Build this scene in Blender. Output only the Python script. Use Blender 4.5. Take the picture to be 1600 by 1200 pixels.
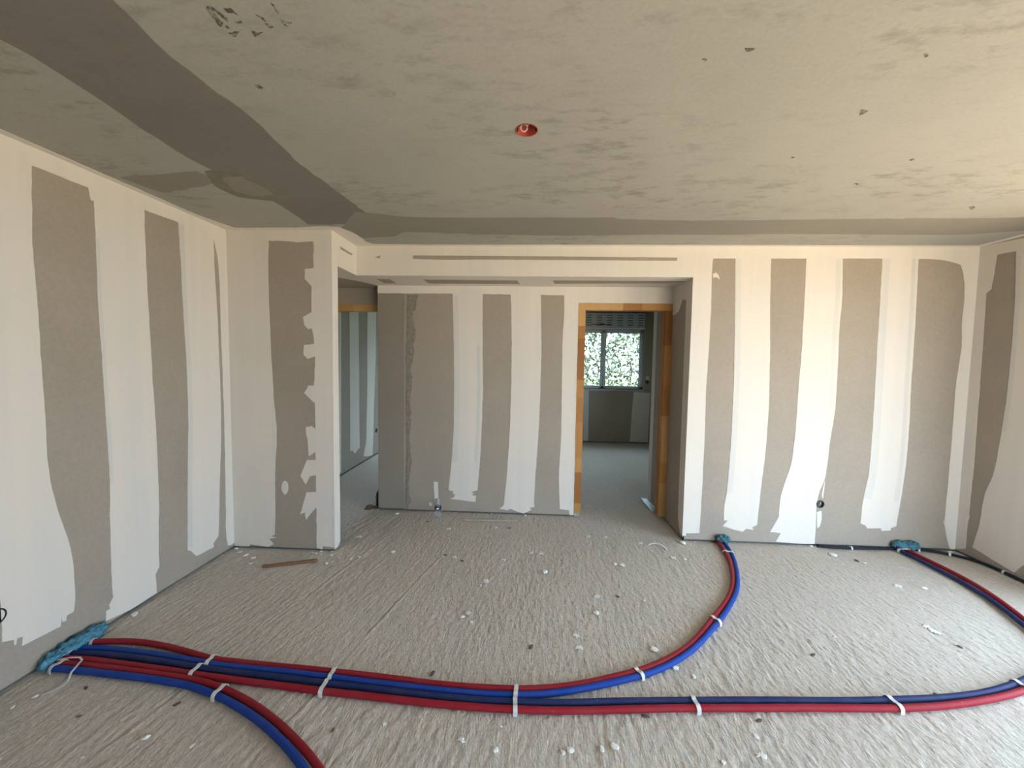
import bpy, bmesh, math, random
import numpy as np
from mathutils import Matrix, Vector, noise

for o in list(bpy.data.objects):
    bpy.data.objects.remove(o)
SC = bpy.context.scene
COL = SC.collection
random.seed(7)
rng = np.random.default_rng(11)

# ------------------------------------------------------------------ camera
cam_d = bpy.data.cameras.new('camera')
cam_d.sensor_width = 36.0
cam_d.lens = 624.42 / 1600 * 36.0
cam_d.clip_start = 0.02
cam = bpy.data.objects.new('camera', cam_d)
COL.objects.link(cam)
cr, cu, cf = Vector((0.9986337, 0.04983324, 0.01572863)), Vector((-0.01862266, 0.05815255, 0.998134)), Vector((-0.04882559, 0.99706315, -0.05900113))
cam.matrix_world = Matrix(((cr.x, cu.x, -cf.x, 0), (cr.y, cu.y, -cf.y, 0), (cr.z, cu.z, -cf.z, 1.534), (0, 0, 0, 1)))
SC.camera = cam

# ------------------------------------------------------------------ daylight
world = bpy.data.worlds.new('sky')
SC.world = world
world.use_nodes = True
wn = world.node_tree.nodes
wl = world.node_tree.links
bg = wn['Background']
bg.inputs['Color'].default_value = (0.57, 0.78, 1.0, 1)
bg.inputs['Strength'].default_value = 4.9
sun_d = bpy.data.lights.new('sun', 'SUN')
sun_d.energy = 14.0
sun_d.color = (1.0, 0.92, 0.80)
sun_d.angle = 0.01
sun = bpy.data.objects.new('sun', sun_d)
sun.rotation_euler = Vector((0.10, 0.60, -0.79)).to_track_quat('-Z', 'Y').to_euler()
sun.location = (-3, -5, 8)
COL.objects.link(sun)

def portal(name, loc, rot, sx, sy):
    l = bpy.data.lights.new(name, 'AREA')
    l.shape = 'RECTANGLE'; l.size = sx; l.size_y = sy
    l.cycles.is_portal = True
    o = bpy.data.objects.new(name, l)
    o.location = loc; o.rotation_euler = rot
    COL.objects.link(o)

vs = SC.view_settings
vs.view_transform = 'Standard'; vs.look = 'None'; vs.gamma = 1.0; vs.use_curve_mapping = False
vs.exposure = 1.25

# ------------------------------------------------------------------ room measures (metres)
XL, YP, XP, YM, ZS, XR, XA, YA, XB = -2.361, 3.014, -1.534, 3.441, 2.249, 3.567, 1.327, 3.903, -1.527
H = 2.5
YR = -1.5            # wall behind the camera
YD = 4.06            # door wall at the end of the passage
YW = 7.634           # window wall of the far room
XH = -2.46           # left wall of the room behind the passage
XF = 2.33            # right wall of the far room
YS = 4.483           # end of the short return beside the pine door frame
BOX = (-0.040, 1.737)
SOCK = (2.457, 0.362)
SOCKL = (1.598, 0.357)
# daylight openings: right wall (y0, y1, z1) and wall behind the camera (x0, x1, z1)
WR = (-0.4, 2.45, 2.15)
WB = (1.5, 3.3, 2.15)  # unseen opening, added so more daylight reaches the front-facing walls

# ------------------------------------------------------------------ traced outlines in wall, ceiling and floor coordinates (metres)
POLY = {
 'L': {
  'L1': [(1.816,2.43),(1.802,2.049),(1.811,1.691),(1.812,1.496),(1.817,1.259),(1.814,1.081),(1.823,0.894),(1.847,0.736),(1.879,0.62),(1.901,0.495),(1.902,0.375),(1.91,0.266),(1.894,0.19),(1.862,0.19),(1.858,0.165),(1.842,0.17),(1.84,0.191),(1.833,0.152),(1.68,0.164),(1.684,0.205),(1.664,0.21),(1.66,0.182),(1.653,0.187),(1.652,0.212),(1.613,0.232),(1.619,0.402),(1.604,0.543),(1.552,0.853),(1.539,1.4),(1.545,1.924),(1.551,2.432)],
  'L2': [(2.052,2.436),(2.066,2.405),(2.064,2.351),(2.079,2.351),(2.082,2.197),(2.08,1.993),(2.077,1.773),(2.085,1.579),(2.09,1.226),(2.097,1.02),(2.098,0.808),(2.09,0.627),(2.088,0.443),(2.084,0.274),(2.087,0.152),(2.065,0.12),(2.07,0.094),(2.05,0.096),(2.046,0.039),(2.095,0.021),(2.179,0.012),(2.261,0.004),(2.35,0.02),(2.346,0.144),(2.372,0.181),(2.373,0.374),(2.385,0.528),(2.388,0.751),(2.387,0.957),(2.381,1.19),(2.378,1.271),(2.368,1.669),(2.361,1.995),(2.36,2.286),(2.362,2.438)],
  'L3': [(2.595,2.444),(2.604,2.179),(2.611,1.84),(2.623,1.495),(2.626,1.16),(2.602,0.652),(2.584,0.181),(2.605,0.173),(2.619,0.143),(2.654,0.107),(2.808,0.1),(2.806,0.13),(2.856,0.164),(2.864,0.228),(2.882,0.564),(2.905,0.846),(2.915,1.125),(2.915,1.32),(2.907,1.802),(2.89,2.176),(2.888,2.426)],
  'L4': [(2.877,2.45),(2.892,2.381),(2.924,2.278),(2.936,2.092),(2.935,1.708),(2.94,1.319),(2.943,1.022),(2.94,0.642),(2.934,0.259),(2.925,0.145),(2.948,0.043),(2.988,0.034),(3.023,0.044),(3.033,2.51)],
  'Ltop': [(1.486,2.497),(3.027,2.505),(3.029,2.378),(2.892,2.391),(2.594,2.414),(2.361,2.408),(2.063,2.411),(1.813,2.411),(1.482,2.412)],
  'sk1': [(2.603,2.405),(2.604,2.179),(2.611,1.84),(2.623,1.495),(2.626,1.16),(2.604,0.651),(2.588,0.204),(2.624,0.187),(2.64,0.64),(2.662,1.156),(2.659,1.495),(2.646,1.845),(2.639,2.188),(2.638,2.417)],
  'sk2': [(2.081,2.163),(2.08,1.993),(2.077,1.773),(2.085,1.579),(2.09,1.226),(2.097,1.02),(2.098,0.808),(2.118,0.802),(2.118,1.015),(2.11,1.223),(2.105,1.58),(2.097,1.776),(2.099,1.998),(2.1,2.169)],
 },
 'P': {
  'P1': [(-2.355,2.446),(-2.023,2.446),(-2.033,2.268),(-2.034,2.016),(-2.027,1.762),(-2.022,1.51),(-2.013,1.316),(-2.004,1.12),(-1.993,1.045),(-1.988,0.929),(-1.996,0.776),(-2.007,0.735),(-2.015,0.509),(-2.016,0.265),(-2.024,0.119),(-2.051,0.102),(-2.009,0.093),(-2.07,0.08),(-2.034,0.04),(-2.079,0.014),(-2.227,0.032),(-2.233,0.001),(-2.35,0.001)],
  'P2': [(-1.672,2.446),(-1.676,2.212),(-1.741,2.207),(-1.745,2.13),(-1.723,2.103),(-1.693,2.075),(-1.697,1.88),(-1.764,1.843),(-1.755,1.78),(-1.723,1.747),(-1.697,1.756),(-1.673,1.678),(-1.679,1.64),(-1.76,1.629),(-1.766,1.55),(-1.731,1.521),(-1.673,1.54),(-1.683,1.315),(-1.729,1.317),(-1.763,1.256),(-1.717,1.204),(-1.678,1.178),(-1.678,0.972),(-1.708,0.999),(-1.756,0.985),(-1.76,0.949),(-1.74,0.886),(-1.733,0.758),(-1.68,0.795),(-1.678,0.734),(-1.748,0.727),(-1.804,0.599),(-1.761,0.534),(-1.726,0.601),(-1.677,0.609),(-1.681,0.478),(-1.757,0.471),(-1.809,0.293),(-1.77,0.31),(-1.766,0.245),(-1.705,0.328),(-1.678,0.351),(-1.68,0.022),(-1.634,-0.007),(-1.628,0.04),(-1.55,0.033),(-1.536,2.446)],
  'Ptop': [(-2.354,2.501),(-1.535,2.501),(-1.536,2.408),(-1.673,2.412),(-1.773,2.413),(-1.798,2.403),(-1.823,2.415),(-2.026,2.417),(-2.356,2.412)],
  'Pblob': [(-1.899,0.502),(-1.903,0.476),(-1.914,0.455),(-1.928,0.445),(-1.943,0.448),(-1.955,0.463),(-1.961,0.486),(-1.961,0.514),(-1.953,0.538),(-1.941,0.554),(-1.926,0.557),(-1.912,0.548),(-1.903,0.528)],
 },
 'S': {
  'slot': [(3.147,2.417),(3.373,2.412),(3.373,2.39),(3.337,2.394),(3.146,2.39)],
  'cap': [(3.012,2.501),(3.091,2.245)],
 },
 'M': {
  'slot': [(-1.038,2.423),(1.189,2.408),(1.19,2.379),(0.515,2.382),(-0.788,2.381),(-1.038,2.388)],
  'chip': [(-1.368,2.403),(-1.323,2.419),(-1.323,2.392)],
  'R1': [(1.323,2.448),(1.483,2.448),(1.48,2.401),(1.476,2.255),(1.483,1.981),(1.478,1.614),(1.47,1.334),(1.477,0.909),(1.475,0.477),(1.468,0.073),(1.444,0.066),(1.351,0.068),(1.353,0.04),(1.331,0.028),(1.329,1.141)],
  'R2': [(1.659,2.433),(1.682,1.846),(1.697,1.381),(1.697,0.865),(1.685,0.434),(1.655,0.265),(1.672,0.193),(1.702,0.194),(1.661,0.142),(1.748,0.117),(1.829,0.098),(1.86,0.127),(1.919,0.118),(1.907,0.14),(1.947,0.164),(1.961,0.443),(1.986,0.823),(1.993,1.155),(1.979,1.622),(1.955,2.075),(1.946,2.434)],
  'R3': [(2.226,2.435),(2.231,2.077),(2.232,1.694),(2.224,1.3),(2.219,0.928),(2.199,0.665),(2.14,0.498),(2.119,0.354),(2.125,0.243),(2.091,0.18),(2.058,0.106),(2.148,0.098),(2.119,0.052),(2.11,0.024),(2.238,0.012),(2.354,0.006),(2.361,-0.017),(2.388,-0.021),(2.401,0.013),(2.425,-0.025),(2.43,0.014),(2.433,0.098),(2.427,0.292),(2.421,0.358),(2.425,0.414),(2.447,0.481),(2.488,0.581),(2.501,0.886),(2.53,1.167),(2.529,1.444),(2.519,1.855),(2.53,2.08),(2.511,2.435)],
  'R4': [(2.821,2.436),(2.829,1.973),(2.831,1.566),(2.837,1.222),(2.837,0.943),(2.833,0.613),(2.799,0.421),(2.792,0.206),(2.835,0.191),(2.852,0.166),(2.96,0.173),(2.967,0.151),(3.042,0.156),(3.037,0.176),(3.082,0.194),(3.103,0.409),(3.125,0.714),(3.128,1.042),(3.117,1.365),(3.116,1.591),(3.113,1.95),(3.1,2.437)],
  'R5': [(3.11,2.437),(3.112,2.407),(3.304,2.397),(3.415,2.365),(3.43,2.357),(3.448,2.311),(3.468,2.245),(3.481,2.046),(3.469,1.913),(3.49,1.712),(3.466,1.414),(3.468,1.098),(3.469,0.82),(3.468,0.54),(3.462,0.383),(3.466,0.258),(3.457,0.246),(3.468,0.23),(3.489,0.089),(3.512,0.057),(3.526,0.013),(3.561,0.014),(3.562,2.469)],
  'R6': [(2.484,0.57),(2.491,0.537),(2.479,0.471),(2.478,0.41),(2.467,0.421),(2.464,0.47)],
  'R7': [(2.432,0.292),(2.473,0.305),(2.479,0.211),(2.466,0.172),(2.446,0.154)],
  'Rblob': [(1.486,2.276),(1.511,2.287),(1.533,2.266),(1.54,2.229),(1.518,2.25),(1.492,2.245)],
  'Mtop': [(-1.525,2.506),(3.56,2.501),(3.568,2.398),(3.112,2.404),(2.82,2.406),(2.51,2.405),(2.228,2.404),(1.948,2.403),(1.661,2.402),(1.356,2.401),(-1.526,2.424)],
  'sk1': [(1.661,2.402),(1.682,1.846),(1.697,1.381),(1.697,0.865),(1.685,0.434),(1.733,0.435),(1.744,0.866),(1.744,1.382),(1.729,1.846),(1.707,2.402)],
  'sk2': [(2.501,0.886),(2.52,1.167),(2.519,1.444),(2.509,1.855),(2.515,2.08),(2.5,2.405),(2.46,2.405),(2.475,2.079),(2.468,1.855),(2.478,1.444),(2.479,1.166),(2.46,0.885)],
  'sk3': [(2.825,2.406),(2.831,1.973),(2.833,1.566),(2.839,1.222),(2.839,0.943),(2.835,0.613),(2.804,0.421),(2.866,0.423),(2.897,0.615),(2.9,0.945),(2.899,1.223),(2.894,1.567),(2.891,1.974),(2.884,2.406)],
  'sk4': [(3.083,0.408),(3.102,0.713),(3.105,1.041),(3.097,1.365),(3.096,1.591),(3.095,1.95),(3.082,2.407),(3.053,2.406),(3.065,1.95),(3.066,1.591),(3.067,1.364),(3.074,1.04),(3.072,0.712),(3.052,0.407)],
 },
 'R': {
  'Q1': [(3.443,2.494),(3.311,2.443),(3.324,2.388),(3.322,2.3),(3.336,2.146),(3.369,2.122),(3.361,1.644),(3.358,1.2),(3.353,0.75),(3.359,0.406),(3.358,0.332),(3.351,0.335),(3.365,0.298),(3.362,0.058),(3.437,0.017)],
  'Q2': [(3.198,2.459),(3.194,2.397),(3.173,2.047),(3.168,1.74),(3.169,1.305),(3.186,1.05),(3.207,0.724),(3.267,0.53),(3.272,0.33),(3.313,0.092),(3.131,0.054),(3.029,0.035),(3.006,0.095),(2.965,0.141),(2.899,0.991),(2.928,2.297)],
  'Qtop': [(3.448,2.503),(3.154,2.485),(2.816,2.471),(2.81,2.388),(3.194,2.4),(3.326,2.408),(3.44,2.403)],
  'sk1': [(3.191,2.364),(3.173,2.047),(3.168,1.74),(3.169,1.305),(3.186,1.05),(3.157,1.055),(3.141,1.308),(3.141,1.739),(3.145,2.043),(3.163,2.357)],
 },
 'A': {
  'panel': [(-1.521,2.242),(-1.222,2.213),(-1.227,-0.007),(-1.524,-0.004)],
  'smear': [(-1.228,2.163),(-1.12,2.158),(-1.145,2.015),(-1.183,1.989),(-1.145,1.796),(-1.17,1.652),(-1.157,1.601),(-1.189,1.449),(-1.183,1.253),(-1.208,1.15),(-1.189,1.003),(-1.208,0.752),(-1.188,0.499),(-1.221,0.237),(-1.188,0.113),(-1.227,0.006),(-1.247,0.006),(-1.234,0.641),(-1.241,1.537)],
  'A1': [(-0.786,2.216),(-0.77,1.751),(-0.762,1.261),(-0.763,0.859),(-0.782,0.511),(-0.811,0.226),(-0.759,0.212),(-0.771,0.192),(-0.746,0.187),(-0.758,0.154),(-0.797,0.139),(-0.661,0.124),(-0.538,0.113),(-0.532,0.174),(-0.578,0.186),(-0.552,0.2),(-0.588,0.211),(-0.52,0.233),(-0.498,0.519),(-0.484,0.866),(-0.476,1.266),(-0.486,1.711),(-0.491,2.218)],
  'A2': [(-0.218,2.22),(-0.2,1.758),(-0.198,1.372),(-0.203,0.873),(-0.228,0.398),(-0.255,0.092),(-0.296,0.052),(-0.216,0.041),(-0.191,0.055),(-0.139,0.031),(-0.075,0.007),(-0.055,-0.012),(-0.043,0.021),(0.02,0.05),(0.007,0.075),(0.051,0.083),(0.044,0.128),(0.057,0.432),(0.076,0.784),(0.087,1.177),(0.09,1.62),(0.072,2.222)],
  'A3': [(0.293,2.223),(0.304,2.007),(0.289,1.721),(0.296,1.281),(0.298,0.79),(0.285,0.388),(0.302,0.072),(0.33,0.06),(0.393,0.062),(0.401,0.011),(0.439,-0.001),(0.437,2.084),(0.439,2.224)],
  'Atop': [(-1.528,2.245),(1.323,2.26),(1.324,2.074),(0.413,2.066),(0.294,2.16),(0.073,2.163),(-0.491,2.162),(-0.785,2.166),(-1.521,2.167)],
  'Apatch': [(-0.963,0.304),(-0.918,0.305),(-0.914,0.135),(-0.953,0.134)],
  'Adot': [(-1.011,0.086),(-0.992,0.1),(-0.972,0.061),(-1.005,0.06)],
  'sk1': [(-0.779,2.154),(-0.767,1.751),(-0.76,1.261),(-0.76,0.859),(-0.78,0.511),(-0.729,0.512),(-0.709,0.861),(-0.709,1.262),(-0.716,1.752),(-0.729,2.154)],
  'sk2': [(-0.51,1.673),(-0.5,1.266),(-0.508,0.866),(-0.523,0.518),(-0.555,0.517),(-0.54,0.865),(-0.531,1.265),(-0.542,1.673)],
 },
 'B': {
  'front': [(3.431,2.239),(3.427,0.0),(3.548,0.003),(3.556,0.075),(3.559,0.383),(3.554,1.575),(3.558,2.153),(3.73,2.148),(3.826,2.067),(3.881,2.262)],
 },
 'U': {
  'u1': [(-1.421,3.586),(-1.296,3.582),(-1.298,3.791),(-1.423,3.795)],
  'u2': [(-0.999,3.602),(-0.163,3.621),(-0.123,3.799),(-0.991,3.797)],
  'u3': [(0.162,3.611),(1.26,3.592),(1.165,3.725),(0.205,3.773)],
 },
 'C': {
  'dark1': [(-1.141,0.991),(-1.165,1.096),(-1.186,1.238),(-1.199,1.295),(-1.185,1.43),(-1.153,1.577),(-1.145,1.699),(-1.179,1.908),(-1.177,2.068),(-1.143,2.343),(-1.134,2.535),(-1.121,2.702),(-1.177,2.825),(-1.474,2.918),(-1.65,2.89),(-1.616,2.64),(-1.641,2.337),(-1.674,2.132),(-1.712,1.992),(-1.694,1.813),(-1.678,1.65),(-1.661,1.499),(-1.654,1.379),(-1.645,1.282),(-1.673,1.224),(-1.683,1.12)],
  'dark2': [(-2.26,2.139),(-1.789,2.079),(-1.734,2.185),(-1.828,2.232),(-2.038,2.297),(-2.227,2.33),(-2.255,2.26)],
  'ring': [(-1.744,2.08),(-1.565,2.083),(-1.497,2.196),(-1.485,2.384),(-1.517,2.461),(-1.647,2.46),(-1.806,2.4),(-1.823,2.248)],
  'ringin': [(-1.697,2.139),(-1.585,2.133),(-1.551,2.236),(-1.544,2.365),(-1.674,2.382),(-1.763,2.318)],
  'dark3': [(-1.183,2.643),(-0.856,2.763),(-0.153,2.766),(0.534,2.77),(0.56,2.794),(1.02,2.833),(1.48,2.822),(1.966,2.806),(2.557,2.791),(3.135,2.782),(3.406,2.695),(3.645,2.879),(3.428,3.035),(3.104,3.135),(2.42,3.121),(1.726,3.107),(1.37,3.138),(0.963,3.123),(0.32,3.155),(-0.172,3.14),(-0.66,3.093),(-0.998,3.063),(-1.096,3.173),(-1.418,3.224),(-1.483,3.033)],
  'edgeL': [(-2.302,1.45),(-2.285,1.655),(-2.282,1.835),(-2.268,2.847),(-2.235,2.916),(-2.275,2.988),(-2.35,2.694)],
  'edgeP': [(-2.274,2.916),(-1.815,2.924),(-1.577,2.931),(-1.505,2.904),(-1.474,2.918),(-1.442,2.932),(-1.422,2.96),(-1.397,3.063),(-1.417,3.258),(-1.375,3.31),(-1.247,3.327),(-0.182,3.341),(1.366,3.351),(2.86,3.37),(3.424,3.358),(3.47,3.291),(3.468,3.07),(3.522,2.784)],
  'scuff0': [(-0.924,1.127),(-0.906,1.119),(-0.895,1.144),(-0.892,1.159),(-0.902,1.174),(-0.906,1.165),(-0.908,1.14)],
  'scuff1': [(-0.929,1.133),(-0.919,1.139),(-0.917,1.171),(-0.913,1.178),(-0.924,1.182),(-0.933,1.16)],
  'scuff2': [(-0.932,1.164),(-0.928,1.178),(-0.923,1.187),(-0.933,1.191),(-0.937,1.18)],
  'scuff3': [(-0.875,1.131),(-0.864,1.131),(-0.855,1.133),(-0.853,1.146),(-0.852,1.154),(-0.858,1.147),(-0.873,1.145)],
  'scuff4': [(-0.876,1.173),(-0.852,1.167),(-0.855,1.175),(-0.873,1.179)],
  'scuff5': [(-0.916,1.187),(-0.908,1.189),(-0.909,1.198),(-0.919,1.2)],
  'scuff6': [(-0.925,1.214),(-0.908,1.21),(-0.893,1.213),(-0.913,1.229),(-0.925,1.228)],
  'scuff7': [(-0.854,1.209),(-0.844,1.212),(-0.84,1.217),(-0.817,1.213),(-0.821,1.217),(-0.845,1.224),(-0.856,1.228)],
  'scuff8': [(-0.801,1.151),(-0.793,1.156),(-0.781,1.171),(-0.789,1.177),(-0.795,1.164)],
  'scuff9': [(-0.793,1.177),(-0.781,1.182),(-0.775,1.193),(-0.786,1.198),(-0.793,1.188)],
  'scuff10': [(-0.733,1.117),(-0.727,1.121),(-0.729,1.149),(-0.737,1.155),(-0.737,1.139)],
  'scuff11': [(-0.736,1.166),(-0.732,1.175),(-0.71,1.182),(-0.715,1.186),(-0.732,1.184),(-0.734,1.199),(-0.739,1.194),(-0.742,1.181)],
  'scuff12': [(-1.009,1.435),(-0.992,1.439),(-0.983,1.449),(-0.992,1.459),(-1.006,1.455)],
  'scuff13': [(1.222,1.63),(1.238,1.63),(1.254,1.638),(1.249,1.658),(1.242,1.662)],
  'scuff14': [(1.745,2.014),(1.752,2.002),(1.769,2.014),(1.762,2.026)],
  'scuff15': [(1.69,2.27),(1.708,2.263),(1.723,2.278),(1.713,2.286)],
  'scuff16': [(0.63,1.313),(0.646,1.311),(0.668,1.319),(0.657,1.331),(0.638,1.328)],
  'scuff17': [(1.191,1.357),(1.201,1.355),(1.217,1.36),(1.213,1.368)],
  'scuff18': [(2.611,2.606),(2.62,2.586),(2.659,2.607),(2.669,2.648)],
  'scuff19': [(0.517,1.359),(0.527,1.354),(0.539,1.36),(0.533,1.368)],
  'scuff20': [(1.186,1.98),(1.2,1.975),(1.21,1.987),(1.2,1.992)],
 },
 'W': {
  'f1': [(0.991,1.022),(1.087,1.024),(1.103,0.005),(1.005,0.003)],
  'f2': [(1.928,0.98),(2.238,0.962),(2.224,0.01),(1.888,0.026)],
 },
 'H': {
  'h0': [(5.011,2.11),(5.063,2.116),(5.021,0.041),(4.969,0.039)],
  'h1': [(5.298,2.144),(5.577,2.186),(5.581,1.163),(5.575,0.796),(5.588,0.237),(5.503,0.228),(5.461,0.192),(5.4,0.206),(5.361,0.251),(5.283,0.26),(5.293,0.831)],
  'h2': [(5.885,2.224),(6.229,2.265),(6.195,1.531),(6.109,0.731),(6.077,0.231),(6.05,0.024),(5.763,0.064),(5.718,0.094),(5.812,0.285),(5.87,1.146)],
 },
}
PIPE = {
 'red1': [(-2.382,1.895),(-2.343,1.907),(-2.248,1.918),(-2.124,1.934),(-1.98,1.928),(-1.814,1.9),(-1.7,1.874),(-1.585,1.842),(-1.446,1.833),(-1.267,1.824),(-1.126,1.818),(-0.918,1.804),(-0.617,1.784),(-0.325,1.762),(-0.046,1.762),(0.093,1.778),(0.235,1.806),(0.339,1.838),(0.469,1.883),(0.551,1.912),(0.658,1.962),(0.8,2.055),(0.934,2.168),(1.114,2.366),(1.254,2.518),(1.387,2.7),(1.479,2.885),(1.564,3.117),(1.59,3.256),(1.617,3.415)],
 'blue1': [(-2.366,1.858),(-2.331,1.87),(-2.199,1.875),(-2.057,1.871),(-1.909,1.857),(-1.757,1.839),(-1.598,1.817),(-1.425,1.805),(-1.249,1.797),(-1.106,1.785),(-0.901,1.769),(-0.605,1.749),(-0.319,1.728),(-0.045,1.728),(0.092,1.746),(0.232,1.775),(0.334,1.808),(0.462,1.851),(0.561,1.884),(0.655,1.928),(0.808,2.025),(0.958,2.158),(1.126,2.326),(1.279,2.505),(1.422,2.703),(1.524,2.909),(1.604,3.12),(1.649,3.295),(1.659,3.418)],
 'navy2': [(-2.344,1.824),(-2.304,1.84),(-2.156,1.837),(-2.015,1.832),(-1.87,1.818),(-1.722,1.801),(-1.577,1.782),(-1.398,1.771),(-1.224,1.759),(-1.084,1.748),(-0.922,1.735),(-0.688,1.72),(-0.405,1.7),(-0.178,1.69),(-0.025,1.694),(0.224,1.707),(0.397,1.725),(0.746,1.755),(1.154,1.782),(1.433,1.8),(1.669,1.82),(1.915,1.847),(2.139,1.89),(2.27,1.929),(2.423,1.981),(2.624,2.068),(2.777,2.167),(2.882,2.285),(2.931,2.42),(3.005,2.59),(3.053,2.747),(3.076,2.896),(3.07,3.031),(3.074,3.189),(3.066,3.35),(3.063,3.429)],
 'red2': [(-2.33,1.796),(-2.295,1.803),(-2.182,1.798),(-2.007,1.783),(-1.821,1.769),(-1.681,1.757),(-1.596,1.746),(-1.452,1.732),(-1.193,1.714),(-1.056,1.703),(-0.919,1.691),(-0.671,1.677),(-0.396,1.661),(-0.173,1.654),(-0.024,1.654),(0.22,1.667),(0.389,1.684),(0.753,1.716),(1.131,1.743),(1.402,1.759),(1.668,1.777),(1.87,1.801),(2.09,1.845),(2.351,1.919),(2.62,2.035),(2.826,2.17),(2.942,2.305),(3.008,2.488),(3.075,2.653),(3.122,2.812),(3.149,2.968),(3.146,3.11),(3.135,3.254),(3.13,3.389),(3.124,3.457)],
 'red3': [(-2.307,1.764),(-2.276,1.766),(-2.139,1.762),(-1.97,1.749),(-1.792,1.739),(-1.656,1.729),(-1.515,1.711),(-1.383,1.677),(-1.254,1.632),(-1.091,1.563),(-0.973,1.496),(-0.907,1.457),(-0.822,1.405),(-0.757,1.359),(-0.662,1.277),(-0.559,1.169)],
 'blue3': [(-2.295,1.734),(-2.268,1.736),(-2.208,1.732),(-2.031,1.727),(-1.853,1.718),(-1.719,1.708),(-1.576,1.688),(-1.426,1.653),(-1.266,1.598),(-1.11,1.531),(-1.0,1.472),(-0.896,1.411),(-0.803,1.347),(-0.705,1.264),(-0.61,1.166)],
 'black': [(2.431,3.415),(2.535,3.393),(2.718,3.397),(2.988,3.409),(3.269,3.415),(3.447,3.352),(3.553,3.216),(3.552,3.107),(3.546,2.952),(3.527,2.729)],
}
CLIP = [('red1','',-2.292,1.905),('navy2','red2',-2.303,1.824),('red3','blue3',-2.276,1.753),('red1','blue1',-1.58,1.827),('navy2','red2',-1.593,1.762),('red3','blue3',-1.392,1.655),('red1','blue1',-0.919,1.785),('navy2','red2',-0.925,1.708),('red1','blue1',-0.034,1.741),('navy2','red2',-0.037,1.667),('red1','blue1',0.557,1.889),('red1','blue1',1.12,2.344),('red1','blue1',1.588,3.223),('navy2','red2',0.751,1.731),('navy2','red2',1.665,1.793),('navy2','red2',2.371,1.944),('navy2','red2',3.07,3.367),('black','',2.7,3.375),('black','',3.247,3.393),('black','',3.425,3.33),('black','',3.529,3.086)]
DEBRIS = [(-1.076,3.038,0.0403,'w'),(-1.502,2.823,0.0329,'w'),(-1.474,2.851,0.019,'w'),(-1.357,2.899,0.0145,'w'),(-1.304,2.937,0.0195,'w'),(-0.947,2.577,0.0172,'w'),(-0.58,3.002,0.0447,'f'),(-0.507,2.95,0.0244,'d'),(-0.651,3.027,0.02,'d'),(-0.321,2.625,0.0174,'w'),(-0.294,2.69,0.049,'f'),(-0.195,2.993,0.0395,'f'),(0.121,2.831,0.042,'w'),(0.094,3.114,0.0718,'f'),(-0.358,2.328,0.0388,'f'),(-0.388,2.284,0.0267,'w'),(-0.329,2.247,0.0225,'f'),(-0.458,1.848,0.025,'d'),(0.023,2.061,0.0275,'d'),(0.52,3.46,0.0511,'f'),(0.674,3.465,0.0284,'f'),(0.71,2.978,0.044,'w'),(0.659,2.987,0.0294,'w'),(0.419,2.384,0.0355,'w'),(0.275,2.172,0.0397,'f'),(0.282,2.08,0.0415,'f'),(0.682,2.089,0.0415,'w'),(0.751,1.966,0.0293,'w'),(0.82,1.913,0.0253,'w'),(1.314,3.39,0.0499,'w'),(1.224,3.108,0.0305,'w'),(0.452,2.562,0.0423,'f'),(0.591,2.566,0.0211,'d'),(0.754,2.536,0.025,'f'),(1.139,3.132,0.0513,'f'),(0.951,3.36,0.044,'f'),(-0.258,1.519,0.0259,'f'),(-0.116,1.483,0.0227,'w'),(-0.102,1.587,0.0107,'w'),(0.18,1.501,0.0279,'w'),(0.149,1.495,0.0227,'f'),(0.306,1.516,0.0255,'w'),(0.357,1.53,0.0334,'w'),(0.953,1.613,0.0241,'f'),(0.932,1.533,0.0357,'f'),(0.523,1.677,0.0252,'d'),(1.007,1.687,0.0223,'d'),(2.465,3.274,0.0532,'w'),(2.591,3.202,0.026,'d'),(2.588,2.847,0.0785,'f'),(2.745,2.827,0.0321,'w'),(2.365,2.403,0.039,'f'),(2.369,2.358,0.0688,'f'),(2.618,3.16,0.0257,'w'),(1.52,2.112,0.0242,'d'),(1.924,1.882,0.0214,'d'),(-2.319,2.165,0.0444,'w'),(-1.519,1.443,0.0228,'w'),(-2.192,1.595,0.0196,'w'),(-2.219,1.537,0.0163,'w'),(-1.68,1.351,0.012,'w'),(-2.022,1.654,0.0202,'d'),(-1.892,1.517,0.0133,'d'),(-1.536,1.599,0.0222,'d'),(-2.179,2.898,0.0339,'w'),(-2.093,2.859,0.0335,'w'),(-2.056,2.781,0.0233,'w'),(-2.263,2.948,0.0345,'f'),(-1.692,2.979,0.0149,'w'),(-1.664,2.971,0.0247,'w'),(-1.619,2.959,0.0197,'w'),(-1.528,2.951,0.0196,'w'),(-1.408,2.96,0.0148,'w'),(-1.354,2.904,0.0242,'w'),(-1.307,3.81,0.0376,'w'),(-0.958,3.652,0.024,'d'),(-0.733,3.512,0.0521,'f'),(-0.302,3.578,0.0353,'f'),(-0.178,3.575,0.0235,'d'),(0.022,3.125,0.0412,'f'),(-1.465,3.291,0.0763,'f'),(1.744,2.265,0.0222,'f'),(2.384,2.234,0.0217,'d'),(0.766,1.495,0.0175,'f'),(-0.594,1.569,0.0188,'f'),(-0.793,1.526,0.0157,'d'),(-1.309,1.424,0.0199,'f')]

# ------------------------------------------------------------------ materials
def new_mat(name):
    m = bpy.data.materials.new(name)
    m.use_nodes = True
    nt = m.node_tree
    return m, nt.nodes, nt.links, nt.nodes['Principled BSDF']

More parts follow.
